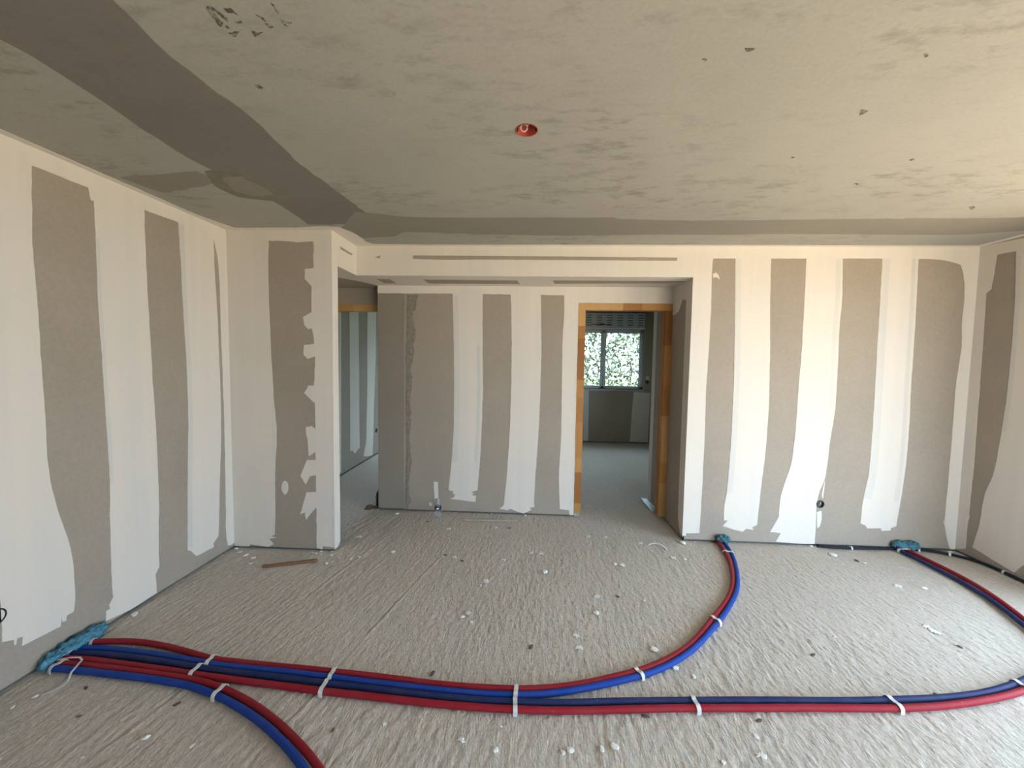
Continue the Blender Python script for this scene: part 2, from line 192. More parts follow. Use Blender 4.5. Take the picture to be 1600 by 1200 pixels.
def tex_noise(n, l, scale, detail=4.0, rough=0.55, stretch=None):
    tc = n.new('ShaderNodeTexCoord')
    mp = n.new('ShaderNodeMapping')
    l.new(tc.outputs['Object'], mp.inputs['Vector'])
    if stretch:
        mp.inputs['Scale'].default_value = stretch[:3]
        if len(stretch) > 3:
            mp.inputs['Rotation'].default_value = (0, 0, stretch[3])
    t = n.new('ShaderNodeTexNoise')
    t.inputs['Scale'].default_value = scale
    t.inputs['Detail'].default_value = detail
    t.inputs['Roughness'].default_value = rough
    l.new(mp.outputs['Vector'], t.inputs['Vector'])
    return t.outputs['Fac']

def ramp(n, l, fac, stops):
    r = n.new('ShaderNodeValToRGB')
    el = r.color_ramp.elements
    while len(el) < len(stops):
        el.new(0.5)
    for e, (p, c) in zip(el, stops):
        e.position = p
        e.color = tuple(c) + (1,) if len(c) == 3 else c
    l.new(fac, r.inputs['Fac'])
    return r.outputs['Color']

def mixc(n, l, fac, a, b, mode='MIX'):
    m = n.new('ShaderNodeMix')
    m.data_type = 'RGBA'; m.blend_type = mode
    for inp, v in ((m.inputs[0], fac), (m.inputs[6], a), (m.inputs[7], b)):
        if hasattr(v, 'links') or hasattr(v, 'is_linked'):
            l.new(v, inp)
        elif isinstance(v, (int, float)):
            inp.default_value = v
        else:
            inp.default_value = tuple(v) + (1,)
    return m.outputs[2]

def bump(n, l, bs, hs, dist=0.01):
    prev = None
    for h, s, d in hs:
        b = n.new('ShaderNodeBump')
        b.inputs['Strength'].default_value = s
        b.inputs['Distance'].default_value = d
        l.new(h, b.inputs['Height'])
        if prev:
            l.new(prev, b.inputs['Normal'])
        prev = b.outputs['Normal']
    l.new(prev, bs.inputs['Normal'])

def simple(name, col, rough=0.6, metal=0.0, var=0.0, scale=20.0, stretch=None, bmp=0.0):
    m, n, l, b = new_mat(name)
    b.inputs['Roughness'].default_value = rough
    b.inputs['Metallic'].default_value = metal
    c = tuple(col)
    if var:
        f = tex_noise(n, l, scale, 5, 0.6, stretch)
        l.new(ramp(n, l, f, [(0.3, [x * (1 - var) for x in c]), (0.7, [min(1, x * (1 + var)) for x in c])]), b.inputs['Base Color'])
        if bmp:
            bump(n, l, b, [(f, bmp, 0.004)])
    else:
        b.inputs['Base Color'].default_value = c + (1,)
    return m

def board_mat(name, col):
    m, n, l, b = new_mat(name)
    f1 = tex_noise(n, l, 60, 6, 0.7, (1, 1, 1))
    f2 = tex_noise(n, l, 2.5, 3, 0.5)
    c = ramp(n, l, f1, [(0.32, [x * 0.86 for x in col]), (0.68, [x * 1.13 for x in col])])
    c = mixc(n, l, 0.5, c, ramp(n, l, f2, [(0.3, [x * 0.93 for x in col]), (0.7, [x * 1.07 for x in col])]))
    l.new(c, b.inputs['Base Color'])
    b.inputs['Roughness'].default_value = 0.85
    bump(n, l, b, [(f1, 0.12, 0.001)])
    return m

def compound_mat(name, col, thin):
    m, n, l, b = new_mat(name)
    st = tex_noise(n, l, 1.0, 3, 0.5, (14, 14, 0.5))
    bl = tex_noise(n, l, 3.0, 4, 0.55)
    fine = tex_noise(n, l, 90, 3, 0.6)
    a = ramp(n, l, st, [(0.30, thin), (0.60, col), (0.75, [min(1, x * 1.03) for x in col])])
    c = mixc(n, l, 0.35, a, ramp(n, l, bl, [(0.3, thin), (0.6, col)]))
    l.new(c, b.inputs['Base Color'])
    b.inputs['Roughness'].default_value = 0.8
    bump(n, l, b, [(fine, 0.08, 0.0008)])
    return m

from mathutils.geometry import tessellate_polygon
M = {}
M['board'] = board_mat('plasterboard_paper', (0.345, 0.290, 0.236))
M['board_old'] = board_mat('plasterboard_paper_dull', (0.265, 0.226, 0.182))
M['smear'] = simple('adhesive_plaster', (0.24, 0.205, 0.165), 0.9, var=0.22, scale=30, bmp=0.5)
M['compound'] = compound_mat('joint_compound', (0.715, 0.645, 0.57), (0.665, 0.62, 0.565))
M['skim'] = compound_mat('thin_skim', (0.655, 0.61, 0.555), (0.59, 0.565, 0.53))
M['core'] = simple('wall_core', (0.12, 0.11, 0.10), 0.95, var=0.1)
M['wallback'] = simple('plain_plaster', (0.62, 0.58, 0.53), 0.9, var=0.05, scale=4)

def ceiling_mat(name, col, stain, amount):
    m, n, l, b = new_mat(name)
    big = tex_noise(n, l, 1.3, 5, 0.6)
    mid = tex_noise(n, l, 1.0, 6, 0.68, (7, 16, 1, 0.35))
    fine = tex_noise(n, l, 70, 4, 0.65)
    c = ramp(n, l, big, [(0.30, [x * 0.90 for x in col]), (0.72, [x * 1.06 for x in col])])
    mask = ramp(n, l, mid, [(0.50, (0, 0, 0)), (0.68, (amount, amount, amount))])
    bigm = ramp(n, l, tex_noise(n, l, 1.1, 2, 0.5, (1, 1.6, 1, 0.2)), [(0.42, (0.12, 0.12, 0.12)), (0.60, (1, 1, 1))])
    mk = mixc(n, l, 1.0, mask, bigm, 'MULTIPLY')
    c = mixc(n, l, mk, c, stain)
    c = mixc(n, l, 0.25, c, ramp(n, l, fine, [(0.3, [x * 0.8 for x in col]), (0.7, [x * 1.2 for x in col])]))
    l.new(c, b.inputs['Base Color'])
    b.inputs['Roughness'].default_value = 0.9
    bump(n, l, b, [(fine, 0.1, 0.001), (mid, 0.12, 0.003)])
    return m
M['ceiling'] = ceiling_mat('skimmed_slab', (0.375, 0.358, 0.312), (0.175, 0.165, 0.142), 0.8)
M['damp'] = ceiling_mat('bare_grey_joint', (0.20, 0.18, 0.155), (0.15, 0.135, 0.12), 0.5)
M['damp_pale'] = ceiling_mat('bare_pale_joint', (0.26, 0.236, 0.20), (0.20, 0.185, 0.16), 0.5)
M['ring'] = simple('filler_ring', (0.20, 0.18, 0.135), 0.9, var=0.15, scale=8)
def scuff_mat():
    m, n, l, b = new_mat('black_scuff')
    f = tex_noise(n, l, 75, 4, 0.7)
    l.new(ramp(n, l, f, [(0.46, (0.075, 0.066, 0.052)), (0.60, (0.30, 0.28, 0.235))]), b.inputs['Base Color'])
    b.inputs['Roughness'].default_value = 0.9
    return m
M['scuff'] = scuff_mat()

def floor_mat():
    m, n, l, b = new_mat('raked_concrete')
    big = tex_noise(n, l, 1.2, 4, 0.6)
    pit = tex_noise(n, l, 1.0, 5, 0.65, (105, 60, 60))
    rake = tex_noise(n, l, 1.0, 4, 0.6, (120, 32, 1))
    grit = tex_noise(n, l, 260, 3, 0.6)
    col = (0.565, 0.50, 0.43)
    c = ramp(n, l, big, [(0.3, [x * 0.92 for x in col]), (0.7, [x * 1.06 for x in col])])
    c = mixc(n, l, 0.45, c, ramp(n, l, pit, [(0.36, [x * 0.62 for x in col]), (0.56, [x * 1.10 for x in col])]))  # shade of the pits is also put into the base colour
    sp = ramp(n, l, grit, [(0.68, (0, 0, 0)), (0.80, (0.6, 0.6, 0.6))])
    c = mixc(n, l, sp, c, (0.66, 0.63, 0.58))
    pw = ramp(n, l, tex_noise(n, l, 4.5, 5, 0.7), [(0.60, (0, 0, 0)), (0.78, (0.4, 0.4, 0.4))])
    c = mixc(n, l, pw, c, (0.60, 0.57, 0.53))
    l.new(c, b.inputs['Base Color'])
    b.inputs['Roughness'].default_value = 0.85
    bump(n, l, b, [(pit, 0.7, 0.006), (rake, 0.7, 0.007), (grit, 0.3, 0.002)])
    return m
M['floor'] = floor_mat()

def pipe_mat(name, col):
    m, n, l, b = new_mat(name)
    f = tex_noise(n, l, 45, 5, 0.7)
    patch = tex_noise(n, l, 9, 4, 0.6)
    c = ramp(n, l, patch, [(0.35, col), (0.8, [x * 0.9 + 0.02 for x in col])])
    mk = ramp(n, l, f, [(0.68, (0, 0, 0)), (0.76, (0.6, 0.6, 0.6))])
    c = mixc(n, l, mk, c, (0.62, 0.60, 0.60))
    l.new(c, b.inputs['Base Color'])
    b.inputs['Roughness'].default_value = 0.55
    b.inputs['Specular IOR Level'].default_value = 0.14
    bump(n, l, b, [(f, 0.15, 0.001)])
    return m
M['red'] = pipe_mat('red_pipe_sheath', (0.28, 0.012, 0.022))
M['blue'] = pipe_mat('blue_pipe_sheath', (0.009, 0.048, 0.29))
M['navy'] = pipe_mat('navy_pipe_sheath', (0.016, 0.026, 0.10))
M['black'] = pipe_mat('black_conduit', (0.012, 0.014, 0.020))
M['clip'] = simple('white_clip_plastic', (0.62, 0.61, 0.58), 0.5, var=0.12, scale=80)
M['foam'] = simple('turquoise_packing', (0.065, 0.205, 0.285), 0.75, var=0.5, scale=38, bmp=0.9)
M['foam_dull'] = simple('teal_packing', (0.055, 0.155, 0.185), 0.75, var=0.55, scale=38, bmp=0.9)
M['plaster'] = simple('plaster_crumb', (0.80, 0.78, 0.73), 0.9, var=0.1, scale=120)
M['splash'] = simple('dried_plaster_splash', (0.74, 0.71, 0.67), 0.9, var=0.15, scale=60)
M['dirt'] = simple('dark_crumb', (0.10, 0.085, 0.07), 0.9, var=0.3, scale=60)
M['orange'] = simple('orange_box_plastic', (0.40, 0.036, 0.004), 0.35, var=0.06)
M['steel'] = simple('galvanised_steel', (0.62, 0.64, 0.66), 0.35, 0.9, var=0.12, scale=40)
M['blackpl'] = simple('black_plastic', (0.012, 0.012, 0.013), 0.4, var=0.1)
M['grey_wire'] = simple('grey_wire_sheath', (0.60, 0.60, 0.60), 0.4, var=0.05)
M['pvc'] = simple('white_window_frame', (0.60, 0.62, 0.63), 0.4, var=0.04)
M['shutter'] = simple('shutter_box_metal', (0.50, 0.52, 0.52), 0.5, var=0.06)
M['rubber'] = simple('window_gasket', (0.05, 0.055, 0.06), 0.6, var=0.1)
M['patch'] = simple('brown_mound', (0.17, 0.11, 0.07), 0.95, var=0.3, scale=30)
M['bark'] = simple('rusty_wood', (0.20, 0.10, 0.045), 0.85, var=0.4, scale=12, stretch=(3, 40, 10, -0.36), bmp=0.6)
M['greywood'] = simple('dusty_wood', (0.36, 0.325, 0.27), 0.9, var=0.2, scale=10, stretch=(2, 40, 10), bmp=0.4)
M['tag_black'] = simple('bottle_label', (0.015, 0.015, 0.02), 0.4, var=0.05)
M['tag_white'] = simple('label_white', (0.80, 0.80, 0.80), 0.4, var=0.03)
M['leaf'] = simple('hedge_leaf', (0.042, 0.064, 0.032), 0.45, var=0.35, scale=3)
M['leaf2'] = simple('hedge_leaf_pale', (0.11, 0.145, 0.085), 0.4, var=0.3, scale=3)
M['lawn'] = simple('lawn', (0.14, 0.17, 0.08), 0.9, var=0.3, scale=6)
M['ground'] = simple('pale_paving', (0.70, 0.51, 0.32), 0.9, var=0.08, scale=3)
M['stem'] = simple('hedge_stem', (0.12, 0.09, 0.06), 0.9, var=0.2)

def pine_mat(name, col, seed):
    m, n, l, b = new_mat(name)
    f = tex_noise(n, l, 1.0, 4, 0.6, (40, 40, 3))
    tcr = n.new('ShaderNodeTexWave')
    tcr.inputs['Scale'].default_value = 6.0
    tcr.inputs['Distortion'].default_value = 6.0 + seed
    tcr.inputs['Detail'].default_value = 3.0
    tc = n.new('ShaderNodeTexCoord')
    mp = n.new('ShaderNodeMapping')
    mp.inputs['Scale'].default_value = (12, 4, 1.2)
    mp.inputs['Location'].default_value = (seed, seed * 2.3, seed)
    l.new(tc.outputs['Object'], mp.inputs['Vector'])
    l.new(mp.outputs['Vector'], tcr.inputs['Vector'])
    c = ramp(n, l, tcr.outputs['Fac'], [(0.2, [x * 0.78 for x in col]), (0.8, [x * 1.1 for x in col])])
    c = mixc(n, l, 0.4, c, ramp(n, l, f, [(0.3, [x * 0.85 for x in col]), (0.7, [x * 1.1 for x in col])]))
    l.new(c, b.inputs['Base Color'])
    b.inputs['Roughness'].default_value = 0.55
    b.inputs['Specular IOR Level'].default_value = 0.2
    return m
PINE = [pine_mat('pine_%d' % i, c, i * 1.7) for i, c in enumerate([(0.52, 0.265, 0.09), (0.41, 0.185, 0.058), (0.58, 0.335, 0.135), (0.33, 0.14, 0.042), (0.47, 0.225, 0.07)])]

def glass_mat(name, tint, rough=0.0, spec=0.04, milky=0.0):
    m, n, l, b = new_mat(name)
    n.remove(b)
    tr = n.new('ShaderNodeBsdfTransparent'); tr.inputs['Color'].default_value = tuple(tint) + (1,)
    gl = n.new('ShaderNodeBsdfGlossy'); gl.inputs['Roughness'].default_value = rough
    lw = n.new('ShaderNodeLayerWeight'); lw.inputs['Blend'].default_value = 0.5
    pw = n.new('ShaderNodeMath'); pw.operation = 'POWER'; pw.inputs[1].default_value = 4.0
    l.new(lw.outputs['Facing'], pw.inputs[0])
    fr = n.new('ShaderNodeMath'); fr.operation = 'MULTIPLY_ADD'; fr.inputs[1].default_value = 0.45; fr.inputs[2].default_value = spec
    l.new(pw.outputs[0], fr.inputs[0])
    if milky:
        df = n.new('ShaderNodeBsdfDiffuse'); df.inputs['Color'].default_value = (0.8, 0.82, 0.84, 1)
        m2 = n.new('ShaderNodeMixShader'); m2.inputs[0].default_value = milky
        l.new(tr.outputs[0], m2.inputs[1]); l.new(df.outputs[0], m2.inputs[2])
        tr = m2
    mx = n.new('ShaderNodeMixShader')
    l.new(fr.outputs[0], mx.inputs[0]); l.new(tr.outputs[0], mx.inputs[1]); l.new(gl.outputs[0], mx.inputs[2])
    l.new(mx.outputs[0], n['Material Output'].inputs['Surface'])
    return m
M['glass'] = glass_mat('window_glass', (0.94, 0.97, 0.96))
M['pet'] = glass_mat('clear_bottle_plastic', (0.97, 0.98, 0.98), 0.15, 0.03, 0.10)

# ------------------------------------------------------------------ mesh helpers
def link(name, me, mat=None, parent=None):
    o = bpy.data.objects.new(name, me)
    COL.objects.link(o)
    if mat is not None:
        me.materials.clear(); me.materials.append(mat)
    if parent is not None:
        o.parent = parent
    return o

def bm_obj(name, bm, mat, parent=None, smooth=False):
    me = bpy.data.meshes.new(name)
    bmesh.ops.recalc_face_normals(bm, faces=bm.faces[:])
    bm.to_mesh(me); bm.free()
    if smooth:
        for p in me.polygons:
            p.use_smooth = True
    return link(name, me, mat, parent)

def empty(name, loc=(0, 0, 0), parent=None):
    o = bpy.data.objects.new(name, None)
    o.location = loc
    COL.objects.link(o)
    if parent is not None:
        o.parent = parent
    return o

def tag(o, label, cat=None, group=None, kind=None):
    o['label'] = label
    if cat: o['category'] = cat
    if group: o['group'] = group
    if kind: o['kind'] = kind
    return o

def structure(o, label):
    o['kind'] = 'structure'; o['label'] = label
    return o

def add_box(bm, x0, x1, y0, y1, z0, z1):
    v = [bm.verts.new(c) for c in ((x0, y0, z0), (x1, y0, z0), (x1, y1, z0), (x0, y1, z0), (x0, y0, z1), (x1, y0, z1), (x1, y1, z1), (x0, y1, z1))]
    for f in ((0, 3, 2, 1), (4, 5, 6, 7), (0, 1, 5, 4), (1, 2, 6, 5), (2, 3, 7, 6), (3, 0, 4, 7)):
        bm.faces.new([v[i] for i in f])

def box(name, b, mat, parent=None, bevel=0.0):
    bm = bmesh.new(); add_box(bm, *b)
    if bevel:
        bmesh.ops.bevel(bm, geom=bm.edges[:], offset=bevel, segments=1, affect='EDGES')
    return bm_obj(name, bm, mat, parent)

def boxes(name, bs, mat, parent=None):
    bm = bmesh.new()
    for b in bs: add_box(bm, *b)
    return bm_obj(name, bm, mat, parent)

# planes: (u, v, t) -> world, t is the distance into the room
PLANE = {
    'L': lambda u, v, t: (XL + t, u, v), 'P': lambda u, v, t: (u, YP - t, v), 'S': lambda u, v, t: (XP + t, u, v),
    'M': lambda u, v, t: (u, YM - t, v), 'R': lambda u, v, t: (XR - t, u, v), 'A': lambda u, v, t: (u, YA - t, v),
    'B': lambda u, v, t: (XA - t, u, v), 'C': lambda u, v, t: (u, v, H - t), 'U': lambda u, v, t: (u, v, ZS - t),
    'F': lambda u, v, t: (u, v, t), 'W': lambda u, v, t: (u, YW - t, v), 'H': lambda u, v, t: (XH + t, u, v),
    'D': lambda u, v, t: (u, YD - t, v),
}

def rough_edge(pts, amp, step=0.03, seed=0):
    """Resample a traced outline, round its gentle bends and make its edge slightly uneven."""
    n = len(pts); out = []; keep = []
    for i in range(n):
        a = Vector(pts[i - 1]); b = Vector(pts[i]); c = Vector(pts[(i + 1) % n])
        ang = (b - a).angle(c - b, 0.0) if (b - a).length > 1e-6 and (c - b).length > 1e-6 else 0
        k = max(1, int((c - b).length / step))
        for j in range(k):
            out.append(b.lerp(c, j / k)); keep.append(j == 0 and ang > 0.5)
    for _ in range(6):
        m = len(out)
        out = [out[i] if keep[i] else out[i] * 0.5 + (out[i - 1] + out[(i + 1) % m]) * 0.25 for i in range(m)]
    if amp:
        res = []
        for q in out:
            s = Vector((q.x * 17 + seed * 3.1, q.y * 17, seed * 1.7))
            s2 = s * 4.3
            d = Vector((noise.noise(s) + 0.5 * noise.noise(s2), noise.noise(s + Vector((9, 4, 2))) + 0.5 * noise.noise(s2 + Vector((3, 3, 3)))))
            res.append(q + d * amp)
        out = res
    return out

def prism(name, plane, pts, t0, t1, mat, parent=None, hole=None):
    f = PLANE[plane]
    pts = [tuple(q) for q in pts]
    area = sum(pts[i - 1][0] * pts[i][1] - pts[i][0] * pts[i - 1][1] for i in range(len(pts)))
    if area < 0:
        pts = pts[::-1]
    if hole:
        (hu, hv, hr) = hole
        i0 = min(range(len(pts)), key=lambda i: (pts[i][0] - hu) ** 2 + (pts[i][1] - hv) ** 2)
        pts = pts[i0:] + pts[:i0]
        a0 = math.atan2(pts[0][1] - hv, pts[0][0] - hu)
        circ = [(hu + hr * math.cos(a0 - 2 * math.pi * k / 28), hv + hr * math.sin(a0 - 2 * math.pi * k / 28)) for k in range(29)]
        pts = pts + [pts[0]] + circ
    bm = bmesh.new()
    if t0 == 0.0: t0 = -0.0004
    lo = [bm.verts.new(f(u, v, t0)) for u, v in pts]
    hi = [bm.verts.new(f(u, v, t1)) for u, v in pts]
    n = len(pts)
    tris = tessellate_polygon([[Vector((u, v, 0)) for u, v in pts]])
    for tr in tris:
        a_, b_, c_ = (pts[k] for k in tr)
        if abs((b_[0] - a_[0]) * (c_[1] - a_[1]) - (b_[1] - a_[1]) * (c_[0] - a_[0])) < 1e-12:
            continue
        bm.faces.new([hi[k] for k in tr])
        if t0 < -0.001: bm.faces.new([lo[k] for k in tr])
    for i in range(n):
        j = (i + 1) % n
        if (hi[i].co - hi[j].co).length > 1e-7:
            bm.faces.new((lo[i], lo[j], hi[j], hi[i]))
    return bm_obj(name, bm, mat, parent)

def rect(u0, u1, v0, v1):
    return [(u0, v0), (u1, v0), (u1, v1), (u0, v1)]

def panels(plane, cuts, v0, v1, parent, mat='board', hole=None, thick=0.0125):
    for a, b in zip(cuts[:-1], cuts[1:]):
        h = hole if hole and a < hole[0] < b else None
        prism('plasterboard_panel', plane, rect(a, b, v0, v1), -thick, 0.0, M[mat], parent, h)

_seed = [0]
def band(plane, pts, parent, t=0.0016, amp=0.0025, mat='compound', name='joint_compound_band', step=0.03):
    _seed[0] += 1
    return prism(name, plane, rough_edge(pts, amp, step, _seed[0]), 0.0, t + 0.00007 * (_seed[0] % 5), M[mat], parent)

def clipv(pts, lo=None, hi=None, ulo=None, uhi=None):
    r = []
    for u, v in pts:
        if lo is not None: v = max(lo, v)
        if hi is not None: v = min(hi, v)
        if ulo is not None: u = max(ulo, u)
        if uhi is not None: u = min(uhi, u)
        if not r or abs(r[-1][0] - u) + abs(r[-1][1] - v) > 1e-5:
            r.append((u, v))
    return r

def mid_u(plane, name):
    us = [q[0] for q in POLY[plane][name]]
    return 0.5 * (min(us) + max(us))

# ------------------------------------------------------------------ floor (one mesh, raked relief, level zero at its highest)
def vnoise(x, y, seed):
    r = np.random.default_rng(seed).random((256, 256))
    xi = np.floor(x).astype(int); yi = np.floor(y).astype(int)
    fx = x - xi; fy = y - yi
    fx = fx * fx * (3 - 2 * fx); fy = fy * fy * (3 - 2 * fy)
    g = lambda a, b: r[a % 256, b % 256]
    return (g(xi, yi) * (1 - fx) + g(xi + 1, yi) * fx) * (1 - fy) + (g(xi, yi + 1) * (1 - fx) + g(xi + 1, yi + 1) * fx) * fy

def grid(x0, x1, y0, y1, step, fz, ystep=None):
    nx = int((x1 - x0) / step) + 1; ny = int((y1 - y0) / (ystep or step)) + 1
    X, Y = np.meshgrid(np.linspace(x0, x1, nx), np.linspace(y0, y1, ny))
    Z = fz(X, Y)
    V = np.stack([X.ravel(), Y.ravel(), Z.ravel()], 1)
    i = np.arange(nx * ny).reshape(ny, nx)
    F = np.stack([i[:-1, :-1].ravel(), i[:-1, 1:].ravel(), i[1:, 1:].ravel(), i[1:, :-1].ravel()], 1)
    return V, F

def relief(X, Y):
    left = np.clip((0.6 - X) / 1.8, 0, 1)
    a = X - (0.24 * left - 0.07) * (Y - 2.0)
    amp = 0.55 + 0.75 * vnoise(X * 2.3 + 5, Y * 2.3, 13)
    h = amp * (0.0040 * vnoise(a * 78, Y * 23, 1) + 0.0026 * vnoise(a * 45, Y * 40 + 3, 2))
    h += 0.0024 * left * vnoise(a * 30, Y * 2.2, 3) + 0.0016 * vnoise(X * 9, Y * 9, 4)
    h += 0.0030 * np.clip(vnoise(a * 60, Y * 60, 5) - 0.72, 0, 1) * 3
    for off, w, dep in ((-1.425, 0.009, 0.0042), (-1.455, 0.005, 0.0015), (-1.22, 0.006, 0.0009), (-0.96, 0.006, 0.0012), (-0.83, 0.008, 0.0028)):
        line = (X * 0.975 - (Y - 2.3) * 0.205) - off - 0.02 * vnoise(Y * 2 + off * 10, Y * 0, 6)
        h += dep * (np.exp(-((line - w) / w) ** 2) - np.exp(-((line + w) / w) ** 2)) * np.clip((3.4 - Y) * 2, 0, 1) * np.clip(1.6 * vnoise(X * 1.5, Y * 3.5, 21) - 0.25, 0, 1)
    for cx, cy, r in ((-0.575, 2.235, 0.035),):
        rr = np.hypot(X - cx, Y - cy)
        h -= 0.005 * np.exp(-((rr - r) / 0.008) ** 2) * (np.sin(np.arctan2(Y - cy, X - cx) + 2.4) > -0.5)
    return np.minimum(h - 0.0088, 0.0012)

def relief_far(X, Y):
    h = 0.003 * vnoise(X * 20, Y * 20, 8)
    ph = (Y + 0.35 * X + 0.06 * vnoise(X * 3, Y * 3, 9)) / 0.085
    return h + 0.004 * np.sin(ph * 2 * math.pi) - 0.009

def build_floor():
    parts = [grid(XL - 0.15, XR + 0.1, 1.0, 4.15, 0.006, relief, 0.0105), grid(0.2, XF, 4.15, YW + 0.15, 0.022, relief_far),
             grid(XH, 0.2, 4.15, 7.7, 0.05, lambda x, y: 0.003 * vnoise(x * 15, y * 15, 12) - 0.006),
             grid(XL - 0.15, XR + 0.1, YR - 0.1, 1.0, 0.25, lambda x, y: x * 0 - 0.006)]
    V = []; F = []; o = 0
    for v, f in parts:
        V.append(v); F.append(f + o); o += len(v)
    V = np.concatenate(V); F = np.concatenate(F)
    me = bpy.data.meshes.new('floor')
    me.vertices.add(len(V)); me.vertices.foreach_set('co', V.astype(np.float32).ravel())
    me.loops.add(len(F) * 4); me.loops.foreach_set('vertex_index', F.astype(np.int32).ravel())
    me.polygons.add(len(F)); me.polygons.foreach_set('loop_start', np.arange(0, len(F) * 4, 4, dtype=np.int32))
    me.update(calc_edges=True); me.validate()
    me.polygons.foreach_set('use_smooth', np.ones(len(F), dtype=bool))
    o = link('floor', me, M['floor'])
    return structure(o, 'rough raked grey concrete floor slab')
build_floor()

# ------------------------------------------------------------------ ceiling
ce = prism('ceiling', 'C', rect(XL - 0.1, XR + 0.1, YR - 0.1, YM + 0.02), -0.06, 0.0, M['ceiling'], None, (BOX[0], BOX[1], 0.046))
structure(ce, 'stained grey-beige skimmed ceiling with darker bare joints')
pc = POLY['C']
band('C', pc['dark1'], ce, 0.0012, 0.010, 'damp', 'bare_joint', 0.05)
band('C', pc['dark2'], ce, 0.0010, 0.02, 'damp_pale', 'bare_joint', 0.05)
band('C', clipv(pc['dark3'], None, YM, None, XR), ce, 0.0016, 0.008, 'damp_pale', 'bare_joint', 0.05)
band('C', pc['ring'], ce, 0.0022, 0.025, 'ring', 'filler_smear', 0.04)
band('C', pc['ringin'], ce, 0.0030, 0.02, 'damp_pale', 'filler_smear', 0.04)
for k, v in pc.items():
    if k.startswith('scuff'):
        band('C', v, ce, 0.0006, 0.007, 'scuff', 'scuff_mark', 0.008)
# white tape line along the edges of the ceiling
eL = [(XL, YR), (XL + 0.046, YR), (XL + 0.046, 0.5), (XL + 0.044, 1.6), (XL + 0.042, 2.7), (XL + 0.10, YP - 0.045), (XL, YP - 0.02)]
band('C', eL, ce, 0.0020, 0.002)
band('C', [(XL, YP), (XL, YP - 0.043), (-1.75, YP - 0.045), (-1.62, YP - 0.075), (-1.53, YP - 0.08), (-1.45, YP - 0.06), (-1.40, YP + 0.02), (-1.385, YP + 0.2), (-1.40, YM - 0.12), (-1.36, YM - 0.05), (XP, YM), (XP, YP)], ce, 0.0023, 0.003)
band('C', [(XP, YM), (XP + 0.1, YM - 0.055), (-1.0, YM - 0.04), (0.5, YM - 0.038), (2.0, YM - 0.04), (3.4, YM - 0.04), (XR, YM - 0.06), (XR, YM)], ce, 0.0019, 0.002)
band('C', [(XR, YM), (XR - 0.06, YM - 0.03), (XR - 0.045, 3.0), (XR - 0.045, 1.5), (XR - 0.045, YR), (XR, YR)], ce, 0.0021, 0.002)
structure(box('trim_1', (XH - 0.3, XR + 0.4, YR - 0.4, 8.1, 2.57, 2.85), M['wallback']), 'unseen roof slab above the rooms, added to block light')  # out of view, added to keep light from leaking in above

# ------------------------------------------------------------------ left wall
wl_ = structure(box('wall_left', (XL - 0.25, XL - 0.0125, YR - 0.1, YD, -0.05, H + 0.05), M['core']), 'left plasterboard wall with wide white joint compound stripes')
pl = POLY['L']
panels('L', [YR, -0.3, 0.9, 1.45, mid_u('L', 'L2'), mid_u('L', 'L3'), YP], 0.016, H, wl_, hole=(SOCKL[0], SOCKL[1], 0.034))
panels('L', [YP + 0.09, YD], 0.016, ZS, wl_)
for k in ('L1', 'L2', 'L3'):
    band('L', clipv(pl[k], 0.014, H - 0.002), wl_)
band('L', [(u + (0.008 if u > YP - 0.02 else 0), v) for u, v in clipv(pl['L4'], 0.014, H - 0.002, None, YP)], wl_, 0.0019)
band('L', clipv(pl['Ltop'], None, H, None, YP), wl_, 0.0024)
band('L', [(YR, H), (pl['Ltop'][0][0] + 0.05, H), (pl['Ltop'][0][0] + 0.05, H - 0.16), (YR, H - 0.16)], wl_, 0.0021)

# ------------------------------------------------------------------ partition on the left (front face, end cap)
wp = structure(box('wall_partition', (XL - 0.05, XP - 0.012, YP + 0.0125, YP + 0.078, 0.0, H), M['core']), 'short partition beside the passage, one grey stripe between white compound')
pp = POLY['P']
panels('P', [XL, -1.95, XP], 0.016, H, wp)
prism('plasterboard_panel', 'S', rect(YP + 0.0125, YP + 0.09, 0.012, H), -0.0125, 0.0, M['board'], wp)
box('plasterboard_panel', (XL, XP - 0.0125, YP + 0.0775, YP + 0.09, 0.012, ZS), M['board'], wp)
band('P', [(u - (0.008 if u < XL + 0.02 else 0), v) for u, v in clipv(pp['P1'], 0.013, 2.49, XL, None)], wp)
band('P', clipv(pp['P2'], 0.013, 2.49, None, XP), wp, 0.0016, 0.004, step=0.02)
band('P', clipv(pp['Ptop'], None, H, XL, XP), wp, 0.0024)
band('P', pp['Pblob'], wp, 0.001, 0.003, step=0.01)
band('S', [(YP - 0.001, 0.02), (YP + 0.04, 0.014), (YP + 0.09, 0.05), (YP + 0.09, H), (YP - 0.001, H)], wp, 0.0015, 0.0012)

box('corner_bead', (XP - 0.014, XP + 0.0022, YP - 0.0022, YP + 0.014, 0.03, H), M['compound'], wp)

